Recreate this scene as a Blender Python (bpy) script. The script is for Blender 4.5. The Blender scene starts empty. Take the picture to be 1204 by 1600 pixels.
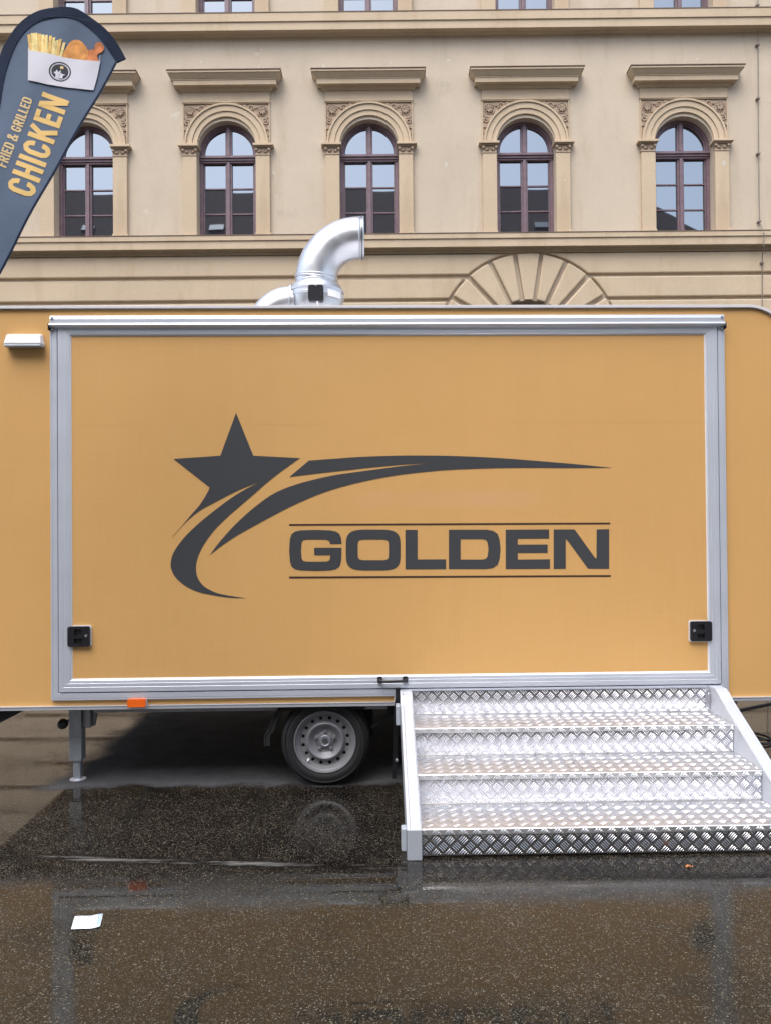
import bpy, bmesh, math, random
from mathutils import Vector, Matrix
from mathutils.geometry import tessellate_polygon

R = math.radians
PI = math.pi
rnd = random.Random(7)
scene = bpy.context.scene
C = scene.collection

# ------------------------------------------------------------------ camera
F_PX, CX, CY = 1200.0, 602.0, 800.0
CAM_H = 1.55
cam_data = bpy.data.cameras.new('camera')
cam = bpy.data.objects.new('camera', cam_data)
C.objects.link(cam)
cam_data.sensor_fit = 'VERTICAL'
cam_data.sensor_height = 36.0
cam_data.lens = 36.0 * F_PX / 1600.0
cam_data.clip_start = 0.05
cam_data.clip_end = 500
CAM_M = Matrix.Translation((0, 0, CAM_H)) @ Matrix.Rotation(R(90.573), 4, 'X') @ Matrix.Rotation(R(-0.46), 4, 'Z')
cam.matrix_world = CAM_M
scene.camera = cam

# ------------------------------------------------------------------ light
SUN_EL, SUN_AZ = 62.0, 205.0            # azimuth clockwise from +Y: behind the camera, a little to the left
world = bpy.data.worlds.new('World')
scene.world = world
world.use_nodes = True
wn, wl = world.node_tree.nodes, world.node_tree.links
wn.clear()
w_out = wn.new('ShaderNodeOutputWorld')
w_bg = wn.new('ShaderNodeBackground')
w_sky = wn.new('ShaderNodeTexSky')
w_sky.sky_type = 'NISHITA'
w_sky.sun_disc = False
w_sky.sun_elevation = R(SUN_EL)
w_sky.sun_rotation = R(SUN_AZ)
w_sky.air_density = 1.0
w_sky.dust_density = 3.0
w_sky.ozone_density = 1.0
w_hsv = wn.new('ShaderNodeHueSaturation')      # an overcast sky: the blue mostly veiled
w_hsv.inputs['Saturation'].default_value = 0.66
w_bg.inputs['Strength'].default_value = 0.15
wl.new(w_sky.outputs['Color'], w_hsv.inputs['Color'])
wl.new(w_hsv.outputs['Color'], w_bg.inputs['Color'])
wl.new(w_bg.outputs['Background'], w_out.inputs['Surface'])

sun_data = bpy.data.lights.new('sun', 'SUN')
sun_data.energy = 0.9
sun_data.angle = R(46)
sun_data.color = (1.0, 0.97, 0.93)
sun = bpy.data.objects.new('sun', sun_data)
C.objects.link(sun)
az = R(SUN_AZ)
to_sun = Vector((math.sin(az) * math.cos(R(SUN_EL)), math.cos(az) * math.cos(R(SUN_EL)), math.sin(R(SUN_EL))))
sun.rotation_euler = to_sun.to_track_quat('Z', 'Y').to_euler()
sun.location = to_sun * 30

scene.view_settings.view_transform = 'Standard'
scene.view_settings.look = 'None'
scene.view_settings.gamma = 1.0
scene.view_settings.use_curve_mapping = False
scene.view_settings.exposure = 1.3
scene.render.engine = 'CYCLES'
scene.cycles.max_bounces = 8
scene.cycles.glossy_bounces = 5
scene.cycles.use_denoising = True
scene.cycles.denoising_input_passes = 'RGB_ALBEDO_NORMAL'
scene.cycles.denoising_prefilter = 'NONE'
scene.cycles.use_adaptive_sampling = False

# ------------------------------------------------------------------ measuring: rays through photo pixels onto a real plane
class Frame:
    """A local frame: x right, y away from the viewer, z up, turned about z."""
    def __init__(self, loc, rot):
        self.loc, self.rot = loc, rot
        self.M = Matrix.Translation(loc) @ Matrix.Rotation(rot, 4, 'Z')
        self.Mi = self.M.inverted()
    def at(self, px, py, y=0.0):
        d = CAM_M.to_3x3() @ Vector(((px - CX) / F_PX, -(py - CY) / F_PX, -1.0))
        o = self.Mi @ Vector((0, 0, CAM_H))
        d = self.Mi.to_3x3() @ d
        t = (y - o.y) / d.y
        p = o + d * t
        return p.x, p.z

def ground_at(px, py, z=0.0):
    d = CAM_M.to_3x3() @ Vector(((px - CX) / F_PX, -(py - CY) / F_PX, -1.0))
    t = (z - CAM_H) / d.z
    return d.x * t, d.y * t

TF = Frame((0, 4.445, 0), R(1.32))          # the trailer's own frame

# ------------------------------------------------------------------ materials
def node_mat(name):
    m = bpy.data.materials.new(name)
    m.use_nodes = True
    nt = m.node_tree
    b = nt.nodes['Principled BSDF']
    return m, nt, b

def ramp(nt, fac, stops):
    r = nt.nodes.new('ShaderNodeValToRGB')
    e = r.color_ramp.elements
    while len(e) < len(stops):
        e.new(0.5)
    for k, (p, c) in enumerate(stops):
        e[k].position = p
        e[k].color = (*c, 1) if len(c) == 3 else c
    nt.links.new(fac, r.inputs['Fac'])
    return r.outputs['Color']

def coords(nt, scale=(1, 1, 1)):
    tc = nt.nodes.new('ShaderNodeTexCoord')
    mp = nt.nodes.new('ShaderNodeMapping')
    mp.inputs['Scale'].default_value = scale
    nt.links.new(tc.outputs['Object'], mp.inputs['Vector'])
    return mp.outputs['Vector']

def noise(nt, vec, scale, detail=4, rough=0.55):
    n = nt.nodes.new('ShaderNodeTexNoise')
    n.inputs['Scale'].default_value = scale
    n.inputs['Detail'].default_value = detail
    n.inputs['Roughness'].default_value = rough
    nt.links.new(vec, n.inputs['Vector'])
    return n.outputs['Fac']

def mixc(nt, fac, a, b, mode='MIX'):
    m = nt.nodes.new('ShaderNodeMix')
    m.data_type = 'RGBA'
    m.blend_type = mode
    for sock, v in ((m.inputs[0], fac), (m.inputs[6], a), (m.inputs[7], b)):
        if hasattr(v, 'node'):
            nt.links.new(v, sock)
        elif isinstance(v, (int, float)):
            sock.default_value = v
        else:
            sock.default_value = (*v, 1)
    return m.outputs[2]

def mathn(nt, op, a, b=None, c=None, clamp=False):
    m = nt.nodes.new('ShaderNodeMath')
    m.operation = op
    m.use_clamp = clamp
    for k, v in enumerate((a, b, c)):
        if v is None:
            continue
        if hasattr(v, 'node'):
            nt.links.new(v, m.inputs[k])
        else:
            m.inputs[k].default_value = v
    return m.outputs[0]

def maprange(nt, v, a, b, lo=0.0, hi=1.0, smooth=True):
    m = nt.nodes.new('ShaderNodeMapRange')
    m.interpolation_type = 'SMOOTHSTEP' if smooth else 'LINEAR'
    nt.links.new(v, m.inputs['Value'])
    m.inputs['From Min'].default_value = a
    m.inputs['From Max'].default_value = b
    m.inputs['To Min'].default_value = lo
    m.inputs['To Max'].default_value = hi
    return m.outputs['Result']

def bump(nt, b, height, strength, dist=0.01):
    bn = nt.nodes.new('ShaderNodeBump')
    bn.inputs['Strength'].default_value = strength
    bn.inputs['Distance'].default_value = dist
    nt.links.new(height, bn.inputs['Height'])
    nt.links.new(bn.outputs['Normal'], b.inputs['Normal'])
    return bn

def plain(name, col, rough=0.5, metal=0.0, var=0.08, scale=6.0, bump_s=0.0, bump_scale=80.0, coat=0.0, spec=0.5, stretch=(1, 1, 1), rough_var=0.0):
    m, nt, b = node_mat(name)
    v = coords(nt, stretch)
    n = noise(nt, v, scale)
    lo = tuple(c * (1 - var) for c in col)
    hi = tuple(min(1, c * (1 + var)) for c in col)
    nt.links.new(ramp(nt, n, [(0.3, lo), (0.7, hi)]), b.inputs['Base Color'])
    b.inputs['Metallic'].default_value = metal
    b.inputs['Specular IOR Level'].default_value = spec
    if rough_var:
        nt.links.new(maprange(nt, noise(nt, v, scale * 2.3), 0.3, 0.7, rough - rough_var, rough + rough_var), b.inputs['Roughness'])
    else:
        b.inputs['Roughness'].default_value = rough
    if coat:
        b.inputs['Coat Weight'].default_value = coat
        b.inputs['Coat Roughness'].default_value = 0.08
    if bump_s:
        bump(nt, b, noise(nt, v, bump_scale), bump_s, 0.004)
    return m

def plaster(name, col, patches=True):
    m, nt, b = node_mat(name)
    v = coords(nt)
    vs = coords(nt, (1.0, 1.0, 0.22))
    big = noise(nt, v, 0.55, 5, 0.6)
    streak = noise(nt, vs, 2.2, 5, 0.65)
    fine = noise(nt, v, 14, 4, 0.6)
    c = ramp(nt, big, [(0.3, tuple(x * 0.92 for x in col)), (0.7, tuple(min(1, x * 1.05) for x in col))])
    c = mixc(nt, maprange(nt, streak, 0.48, 0.75, 0, 0.6), c, tuple(x * y for x, y in zip(col, (0.78, 0.74, 0.68))))
    c = mixc(nt, maprange(nt, fine, 0.4, 0.75, 0, 0.12), c, tuple(x * 0.75 for x in col))
    if patches:
        p = noise(nt, v, 1.9, 3, 0.6)
        p2 = noise(nt, v, 7.0, 3, 0.6)
        pm = mathn(nt, 'MULTIPLY', maprange(nt, p, 0.66, 0.70), maprange(nt, p2, 0.52, 0.58))
        c = mixc(nt, mathn(nt, 'MULTIPLY', pm, 0.65), c, (0.62, 0.58, 0.50))
        dk = noise(nt, v, 1.3, 6, 0.75)
        c = mixc(nt, maprange(nt, dk, 0.58, 0.74, 0, 0.45), c, tuple(x * 0.62 for x in col))
    nt.links.new(c, b.inputs['Base Color'])
    b.inputs['Roughness'].default_value = 0.9
    b.inputs['Specular IOR Level'].default_value = 0.15
    bump(nt, b, mathn(nt, 'ADD', mathn(nt, 'MULTIPLY', noise(nt, v, 3.5, 4), 1.5), noise(nt, v, 45, 3)), 0.35, 0.012)
    return m

M = {}
M['wall'] = plaster('wall plaster', (0.565, 0.480, 0.375))
M['stone'] = plaster('warm plaster trim', (0.56, 0.448, 0.320), False)
M['ornament'] = plaster('ornament plaster', (0.44, 0.34, 0.255), False)
M['dark_stone'] = plaster('weathered ledge', (0.20, 0.15, 0.12), False)
M['frame_wood'] = plain('painted window wood', (0.175, 0.118, 0.140), 0.42, 0, 0.18, 9, 0.1, 60)
M['gold'] = None
M['logo'] = plain('dark slate vinyl', (0.047, 0.050, 0.056), 0.42, 0, 0.05, 2)
M['logo_line'] = plain('dark brown vinyl', (0.050, 0.026, 0.020), 0.42, 0, 0.05, 2)
M['alu'] = plain('anodised aluminium', (0.62, 0.66, 0.74), 0.38, 0.45, 0.04, 3, 0, 80, 0, 0.5, (0.4, 1, 1), 0.05)
M['alu_bright'] = plain('bright aluminium', (0.56, 0.59, 0.65), 0.30, 0.45, 0.03, 3)
M['white_trim'] = plain('white trim', (0.66, 0.65, 0.67), 0.35, 0, 0.03, 3)
M['white_plastic'] = plain('white plastic', (0.80, 0.80, 0.82), 0.30, 0, 0.02, 3)
M['black_plastic'] = plain('black plastic', (0.012, 0.012, 0.016), 0.38, 0, 0.2, 20)
M['rubber'] = plain('tyre rubber', (0.011, 0.011, 0.013), 0.72, 0, 0.25, 12, 0.1, 90)
M['rim'] = plain('silver wheel paint', (0.19, 0.195, 0.21), 0.45, 0.2, 0.08, 10)
M['steel'] = plain('zinc plated steel', (0.36, 0.39, 0.43), 0.48, 0.6, 0.12, 18, 0.05, 60, 0, 0.5, (1, 1, 1), 0.08)
M['chassis'] = plain('galvanised chassis', (0.34, 0.34, 0.37), 0.55, 0.5, 0.2, 8)
M['dark_metal'] = plain('black underside', (0.015, 0.015, 0.017), 0.7, 0, 0.2, 8)
M['orange'] = plain('orange reflector', (0.80, 0.13, 0.010), 0.25, 0, 0.06, 60, 0.2, 140)
M['duct'] = plain('galvanised duct', (0.64, 0.66, 0.70), 0.40, 1.0, 0.05, 5, 0.04, 20, 0, 0.5, (1, 1, 1), 0.05)
M['label'] = plain('white sticker', (0.8, 0.8, 0.8), 0.5)
M['checker'] = plain('chequer plate aluminium', (0.60, 0.60, 0.63), 0.22, 1.0, 0.06, 7, 0.03, 40, 0, 0.5, (1, 1, 1), 0.05)
M['bar'] = plain('worn raised bars', (0.80, 0.80, 0.83), 0.28, 1.0, 0.02, 7)
M['tread'] = plain('worn tread aluminium', (0.80, 0.80, 0.81), 0.42, 1.0, 0.06, 7, 0.03, 40, 0, 0.5, (1, 1, 1), 0.06)
M['stair_white'] = plain('milled aluminium stringer', (0.52, 0.55, 0.60), 0.42, 0.25, 0.04, 6)
M['stair_grey'] = plain('grey bracket', (0.46, 0.50, 0.56), 0.42, 0.3, 0.05, 6)
M['sail'] = plain('slate blue polyester', (0.118, 0.158, 0.232), 0.75, 0, 0.08, 4, 0.8, 6, 0, 0.2)
M['sleeve'] = plain('navy sleeve fabric', (0.012, 0.022, 0.050), 0.8, 0, 0.15, 10, 0.2, 40, 0, 0.2)
M['print_gold'] = plain('gold print', (0.80, 0.55, 0.22), 0.8, 0, 0.05, 5, 0, 80, 0, 0.2)
M['print_gold_small'] = plain('pale gold print', (0.74, 0.56, 0.30), 0.8, 0, 0.05, 5, 0, 80, 0, 0.2)
M['print_white'] = plain('white print', (0.66, 0.66, 0.73), 0.8, 0, 0.04, 4, 0.2, 12, 0, 0.2)
M['print_dark'] = plain('charcoal print', (0.050, 0.055, 0.065), 0.8, 0, 0.05, 5, 0, 80, 0, 0.2)
M['fries'] = plain('fries print', (0.84, 0.66, 0.30), 0.8, 0, 0.25, 40, 0, 80, 0, 0.2)
M['fries_dark'] = plain('darker fries print', (0.76, 0.50, 0.18), 0.8, 0, 0.25, 40, 0, 80, 0, 0.2)
M['chicken'] = plain('fried chicken print', (0.68, 0.31, 0.10), 0.8, 0, 0.35, 26, 0, 80, 0, 0.2)
M['chicken_red'] = plain('drumstick print', (0.66, 0.24, 0.10), 0.8, 0, 0.3, 30, 0, 80, 0, 0.2)
M['paper'] = plain('white paper', (0.80, 0.84, 0.90), 0.6, 0, 0.03, 30)
M['paper_blue'] = plain('blue paper border', (0.35, 0.50, 0.85), 0.6, 0, 0.03, 30)
M['leaf'] = plain('orange leaf', (0.50, 0.21, 0.07), 0.6, 0, 0.35, 120)
M['door_wood'] = plain('brown door wood', (0.07, 0.035, 0.02), 0.5, 0, 0.3, 3, 0.2, 30, 0, 0.4, (6, 6, 0.6))
M['cable_grey'] = plain('grey conductor', (0.20, 0.17, 0.15), 0.6, 0.2, 0.1, 6)
M['skylight'] = plain('skylight glass', (0.20, 0.22, 0.24), 0.35, 0.9, 0.02, 3)

def gold_mat():
    m, nt, b = node_mat('golden vinyl skin')
    v = coords(nt)
    col = (0.605, 0.350, 0.126)
    n = noise(nt, v, 1.1, 4)
    c = ramp(nt, n, [(0.3, tuple(x * 0.965 for x in col)), (0.7, tuple(x * 1.03 for x in col))])
    hz = noise(nt, coords(nt, (0.5, 1, 9)), 9, 3)
    vt = noise(nt, coords(nt, (9, 1, 0.5)), 9, 3)
    weave = mathn(nt, 'ADD', hz, vt)
    gr = noise(nt, coords(nt, (1.6, 1, 0.10)), 5.0, 5, 0.65)
    c = mixc(nt, maprange(nt, gr, 0.45, 0.75, 0, 0.10), c, tuple(x * y for x, y in zip(col, (0.80, 0.78, 0.78))))
    c = mixc(nt, maprange(nt, weave, 0.85, 1.25, 0, 0.16), c, tuple(x * y for x, y in zip(col, (1.12, 1.12, 1.35))))
    # pinkish ghost of a strip of lettering that was taken off
    gm = nt.nodes.new('ShaderNodeSeparateXYZ')
    nt.links.new(v, gm.inputs[0])
    (ga, gz), (gb, _) = TF.at(545, 781, -0.012), TF.at(850, 779, -0.012)
    gx = maprange(nt, mathn(nt, 'ABSOLUTE', mathn(nt, 'SUBTRACT', gm.outputs['X'], (ga + gb) / 2)), (gb - ga) / 2 * 0.75, (gb - ga) / 2 * 1.1, 1, 0)
    gy = maprange(nt, mathn(nt, 'ABSOLUTE', mathn(nt, 'SUBTRACT', gm.outputs['Z'], gz)), 0.02, 0.065, 1, 0)
    gh = mathn(nt, 'MULTIPLY', mathn(nt, 'MULTIPLY', gx, gy), maprange(nt, noise(nt, v, 4.0), 0.3, 0.65, 0.15, 0.40))
    c = mixc(nt, gh, c, (0.62, 0.35, 0.20))
    nt.links.new(c, b.inputs['Base Color'])
    nt.links.new(maprange(nt, noise(nt, v, 3.0), 0.3, 0.7, 0.42, 0.5), b.inputs['Roughness'])
    b.inputs['Specular IOR Level'].default_value = 0.4
    bump(nt, b, mathn(nt, 'ADD', mathn(nt, 'MULTIPLY', weave, 0.15), mathn(nt, 'MULTIPLY', noise(nt, v, 1.4, 2), 2.0)), 0.10, 0.02)
    return m
M['gold'] = gold_mat()

def glass_mat():
    m, nt, b = node_mat('window glass')
    b.inputs['Base Color'].default_value = (0.012, 0.013, 0.016, 1)
    b.inputs['Roughness'].default_value = 0.015
    b.inputs['Specular Tint'].default_value = (0.84, 0.92, 1.0, 1)
    b.inputs['IOR'].default_value = 3.5          # two sheets of glazing reflect more than one
    v = coords(nt)
    bump(nt, b, noise(nt, v, 1.6, 1), 0.035, 0.012)
    return m
M['glass'] = glass_mat()

def tile_roof_mat():
    m, nt, b = node_mat('dark roof tiles')
    v = coords(nt)
    w = nt.nodes.new('ShaderNodeTexBrick')
    w.inputs['Scale'].default_value = 3.0
    w.inputs['Color1'].default_value = (0.085, 0.062, 0.058, 1)
    w.inputs['Color2'].default_value = (0.12, 0.085, 0.076, 1)
    w.inputs['Mortar'].default_value = (0.02, 0.016, 0.016, 1)
    w.inputs['Mortar Size'].default_value = 0.03
    nt.links.new(v, w.inputs['Vector'])
    nt.links.new(mixc(nt, maprange(nt, noise(nt, v, 0.8), 0.35, 0.7, 0, 0.5), w.outputs['Color'], (0.075, 0.060, 0.060)), b.inputs['Base Color'])
    b.inputs['Roughness'].default_value = 0.8
    return m
M['roof_tiles'] = tile_roof_mat()

def ground_mat():
    m, nt, b = node_mat('wet asphalt')
    tc = nt.nodes.new('ShaderNodeTexCoord')
    v = tc.outputs['Object']
    sep = nt.nodes.new('ShaderNodeSeparateXYZ')
    nt.links.new(v, sep.inputs[0])
    X, Y = sep.outputs['X'], sep.outputs['Y']
    def vor(scale):
        n = nt.nodes.new('ShaderNodeTexVoronoi')
        n.inputs['Scale'].default_value = scale
        nt.links.new(v, n.inputs['Vector'])
        s = nt.nodes.new('ShaderNodeSeparateColor')
        nt.links.new(n.outputs['Color'], s.inputs[0])
        return n.outputs['Distance'], s.outputs[0], s.outputs[1]
    d1, r1, g1 = vor(165)
    d2, r2, g2 = vor(300)
    big = noise(nt, v, 0.9, 5, 0.6)
    mid = noise(nt, v, 5.0, 5, 0.65)
    base = ramp(nt, big, [(0.3, (0.0020, 0.0017, 0.0016)), (0.7, (0.0044, 0.0037, 0.0034))])
    base = mixc(nt, maprange(nt, r2, 0.3, 1.0, 0, 0.6), base, (0.013, 0.0108, 0.0092))
    deep = maprange(nt, mathn(nt, 'ADD', Y, mathn(nt, 'MULTIPLY', big, 0.5)), 4.15, 4.75, 0.0, 1.0)
    # light stones, more of them showing where the binder is worn
    thr = maprange(nt, mathn(nt, 'ADD', mathn(nt, 'MULTIPLY', mid, 0.55), mathn(nt, 'MULTIPLY', big, 0.45)), 0.35, 0.65, 0.84, 0.56)
    thr = mathn(nt, 'ADD', thr, mathn(nt, 'MULTIPLY', deep, 0.16))
    near = maprange(nt, mathn(nt, 'ADD', Y, mathn(nt, 'MULTIPLY', big, 0.6)), 3.35, 3.75, 1.0, 0.0)
    thr = mathn(nt, 'SUBTRACT', thr, mathn(nt, 'MULTIPLY', near, 0.10))
    base = mixc(nt, near, base, mixc(nt, maprange(nt, r2, 0.2, 0.9), (0.0030, 0.0032, 0.0020), (0.017, 0.0165, 0.0120)))
    st1 = mathn(nt, 'MULTIPLY', mathn(nt, 'GREATER_THAN', r1, thr), maprange(nt, d1, 0.35, 0.55, 1, 0))
    st2 = mathn(nt, 'MULTIPLY', mathn(nt, 'GREATER_THAN', g2, thr), maprange(nt, d2, 0.3, 0.55, 1, 0))
    stone = mathn(nt, 'MAXIMUM', st1, mathn(nt, 'MULTIPLY', st2, 0.8))
    stone_col = ramp(nt, g1, [(0.0, (0.030, 0.026, 0.023)), (0.5, (0.078, 0.071, 0.056)), (0.85, (0.160, 0.142, 0.104)), (1.0, (0.27, 0.24, 0.175))])
    col = mixc(nt, stone, base, stone_col)
    # bottom rail's reflection painted as a pale streak along a joint in the asphalt
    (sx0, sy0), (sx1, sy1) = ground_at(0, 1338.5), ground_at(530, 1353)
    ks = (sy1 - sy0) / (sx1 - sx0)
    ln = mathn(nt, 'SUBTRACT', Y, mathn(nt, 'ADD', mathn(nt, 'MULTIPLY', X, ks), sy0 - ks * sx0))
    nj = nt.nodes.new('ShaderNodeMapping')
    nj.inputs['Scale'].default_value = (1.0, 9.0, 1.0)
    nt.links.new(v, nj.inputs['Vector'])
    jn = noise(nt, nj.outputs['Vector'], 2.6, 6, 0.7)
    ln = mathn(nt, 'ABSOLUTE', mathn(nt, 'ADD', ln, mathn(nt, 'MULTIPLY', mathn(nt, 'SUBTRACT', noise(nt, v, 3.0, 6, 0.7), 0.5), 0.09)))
    rail_refl = mathn(nt, 'MULTIPLY', maprange(nt, ln, 0.003, 0.030, 1, 0), maprange(nt, jn, 0.46, 0.62))
    rail_refl = mathn(nt, 'MULTIPLY', rail_refl, maprange(nt, X, -0.9, 0.3, 1.0, 0.25))
    rail_refl = mathn(nt, 'MULTIPLY', rail_refl, maprange(nt, X, 0.1, 0.6, 1.0, 0.0))
    joint = mathn(nt, 'MULTIPLY', maprange(nt, ln, 0.02, 0.06, 1, 0), 0.6)
    col = mixc(nt, joint, col, (0.004, 0.004, 0.004))
    col = mixc(nt, mathn(nt, 'MULTIPLY', rail_refl, 0.8), col, (0.22, 0.22, 0.21))  # pale reflection of the rail mixed into the asphalt colour
    # the strip the trailer keeps dry
    wob = mathn(nt, 'MULTIPLY', mathn(nt, 'SUBTRACT', noise(nt, v, 3.2, 5, 0.6), 0.5), 0.30)
    dry = mathn(nt, 'MULTIPLY', maprange(nt, mathn(nt, 'ADD', Y, wob), 4.45, 4.55), maprange(nt, mathn(nt, 'ADD', Y, wob), 6.5, 6.7, 1, 0))
    dry = mathn(nt, 'MULTIPLY', dry, maprange(nt, mathn(nt, 'ADD', X, mathn(nt, 'MULTIPLY', wob, 1.2)), -2.08, -1.86))
    dry = mathn(nt, 'MULTIPLY', dry, maprange(nt, mathn(nt, 'ADD', X, wob), 2.1, 2.3, 1, 0))
    dry_col = mixc(nt, stone, ramp(nt, mid, [(0.3, (0.060, 0.061, 0.066)), (0.7, (0.090, 0.092, 0.10))]), (0.13, 0.13, 0.125))
    col = mixc(nt, dry, col, dry_col)
    nt.links.new(col, b.inputs['Base Color'])
    nt.links.new(maprange(nt, dry, 0, 1, 0.55, 0.95), b.inputs['Roughness'])
    b.inputs['Specular IOR Level'].default_value = 0.04
    patch = mathn(nt, 'MULTIPLY', maprange(nt, noise(nt, v, 1.25, 6, 0.72), 0.50, 0.64), maprange(nt, Y, 3.3, 3.6, 1.0, 0.35))
    # water film: smooth where it stands, broken by stones that stick out
    film = mathn(nt, 'SUBTRACT', 1.0, dry)
    film = mathn(nt, 'MULTIPLY', film, maprange(nt, stone, 0.0, 1.0, 1.0, 0.25))
    film = mathn(nt, 'MULTIPLY', film, maprange(nt, mathn(nt, 'MULTIPLY', patch, maprange(nt, r2, 0.35, 0.65)), 0.0, 1.0, 1.0, 0.35))
    film = mathn(nt, 'MULTIPLY', film, maprange(nt, rail_refl, 0.0, 1.0, 1.0, 0.3))
    thin = mathn(nt, 'MULTIPLY', maprange(nt, noise(nt, v, 1.7, 6, 0.7), 0.40, 0.72, 0.0, 1.0), maprange(nt, Y, 3.45, 3.8, 1.0, 0.25))
    nt.links.new(film, b.inputs['Coat Weight'])
    b.inputs['Coat IOR'].default_value = 1.58
    nt.links.new(mathn(nt, 'ADD', 0.022, mathn(nt, 'MULTIPLY', thin, 0.10)), b.inputs['Coat Roughness'])
    h = mathn(nt, 'ADD', mathn(nt, 'MULTIPLY', stone, 1.0), mathn(nt, 'MULTIPLY', d2, 0.7))
    bn = bump(nt, b, h, 0.8, 0.004)
    cb = nt.nodes.new('ShaderNodeBump')
    cb.inputs['Strength'].default_value = 0.30
    cb.inputs['Distance'].default_value = 0.0016
    hh = mathn(nt, 'ADD', mathn(nt, 'MULTIPLY', stone, 0.8), mathn(nt, 'MULTIPLY', mathn(nt, 'MULTIPLY', thin, d1), 0.5))
    nt.links.new(hh, cb.inputs['Height'])
    nt.links.new(cb.outputs['Normal'], b.inputs['Coat Normal'])
    return m
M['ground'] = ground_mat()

# ------------------------------------------------------------------ mesh helpers
class MB:
    def __init__(self):
        self.v, self.f, self.mi = [], [], []
        self.m = 0
    def add(self, verts, faces):
        o = len(self.v)
        self.v += [tuple(p) for p in verts]
        self.f += [tuple(i + o for i in f) for f in faces]
        self.mi += [self.m] * len(faces)
        return self
    def box(self, x0, x1, y0, y1, z0, z1):
        return self.add([(x0, y0, z0), (x1, y0, z0), (x1, y1, z0), (x0, y1, z0), (x0, y0, z1), (x1, y0, z1), (x1, y1, z1), (x0, y1, z1)],
                        [(0, 1, 5, 4), (1, 2, 6, 5), (2, 3, 7, 6), (3, 0, 4, 7), (4, 5, 6, 7), (3, 2, 1, 0)])
    def prism(self, loops, y0, y1, fn=None):
        """Outline (first loop) with holes (others) in x, z pushed from y0 to y1."""
        fn = fn or (lambda x, y, z: (x, y, z))
        tris = tessellate_polygon([[Vector((p[0], p[1], 0)) for p in l] for l in loops])
        flat = [p for l in loops for p in l]
        n = len(flat)
        verts = [fn(p[0], y0, p[1]) for p in flat] + [fn(p[0], y1, p[1]) for p in flat]
        faces = [tuple(t) for t in tris] + [tuple(i + n for i in reversed(t)) for t in tris]
        s = 0
        for l in loops:
            k = len(l)
            for i in range(k):
                a, b_ = s + i, s + (i + 1) % k
                faces.append((a, b_, b_ + n, a + n))
            s += k
        return self.add(verts, faces)
    def extrude_x(self, prof, x0, x1):
        """Closed profile of (y, z) run along x."""
        n = len(prof)
        verts = [(x0, p[0], p[1]) for p in prof] + [(x1, p[0], p[1]) for p in prof]
        tris = tessellate_polygon([[Vector((p[0], p[1], 0)) for p in prof]])
        faces = [tuple(t) for t in tris] + [tuple(i + n for i in reversed(t)) for t in tris]
        faces += [(i, (i + 1) % n, (i + 1) % n + n, i + n) for i in range(n)]
        return self.add(verts, faces)
    def lathe(self, prof, n=48, axis='Y', c=(0, 0, 0), closed=False):
        """Profile of (r, h) turned round an axis through c."""
        verts, faces = [], []
        k = len(prof)
        for i in range(n):
            a = 2 * PI * i / n
            for r, h in prof:
                if axis == 'Y':
                    verts.append((c[0] + r * math.cos(a), c[1] + h, c[2] + r * math.sin(a)))
                else:
                    verts.append((c[0] + r * math.cos(a), c[1] + r * math.sin(a), c[2] + h))
        for i in range(n):
            j = (i + 1) % n
            for q in range(k if closed else k - 1):
                p = (q + 1) % k
                faces.append((i * k + q, j * k + q, j * k + p, i * k + p))
        return self.add(verts, faces)
    def tube(self, pts, r, n=10, caps=True):
        pts = [Vector(p) for p in pts]
        rr = r if isinstance(r, (list, tuple)) else [r] * len(pts)
        verts, faces = [], []
        ref = None
        for i, p in enumerate(pts):
            t = (pts[min(i + 1, len(pts) - 1)] - pts[max(i - 1, 0)]).normalized()
            if ref is None:
                ref = Vector((0, 1, 0)) if abs(t.y) < 0.9 else Vector((1, 0, 0))
            u = (ref - t * ref.dot(t)).normalized()
            ref = u
            w = t.cross(u)
            for k in range(n):
                a = 2 * PI * k / n
                verts.append(p + (u * math.cos(a) + w * math.sin(a)) * rr[i])
        for i in range(len(pts) - 1):
            for k in range(n):
                faces.append((i * n + k, i * n + (k + 1) % n, (i + 1) * n + (k + 1) % n, (i + 1) * n + k))
        if caps:
            faces.append(tuple(range(n - 1, -1, -1)))
            faces.append(tuple((len(pts) - 1) * n + k for k in range(n)))
        return self.add(verts, faces)
    def rect_ring(self, x0, x1, z0, z1, prof):
        """A mitred frame: profile of (inset, y) run round a rectangle, closed."""
        k = len(prof)
        verts, faces = [], []
        for sx, sz in ((0, 0), (1, 0), (1, 1), (0, 1)):
            for d, y in prof:
                verts.append(((x1 - d) if sx else (x0 + d), y, (z1 - d) if sz else (z0 + d)))
        for c in range(4):
            e = (c + 1) % 4
            for q in range(k):
                p = (q + 1) % k
                faces.append((c * k + q, e * k + q, e * k + p, c * k + p))
        return self.add(verts, faces)
    def mesh(self, name, mats, smooth=None):
        me = bpy.data.meshes.new(name)
        me.from_pydata(self.v, [], self.f)
        for m in (mats if isinstance(mats, (list, tuple)) else [mats]):
            me.materials.append(m)
        if any(self.mi):
            me.polygons.foreach_set('material_index', self.mi)
        bm = bmesh.new()
        bm.from_mesh(me)
        bmesh.ops.recalc_face_normals(bm, faces=bm.faces)
        bm.to_mesh(me)
        bm.free()
        if smooth:
            me.polygons.foreach_set('use_smooth', [True] * len(me.polygons))
            me.set_sharp_from_angle(angle=R(smooth))
        me.update()
        return me
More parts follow.
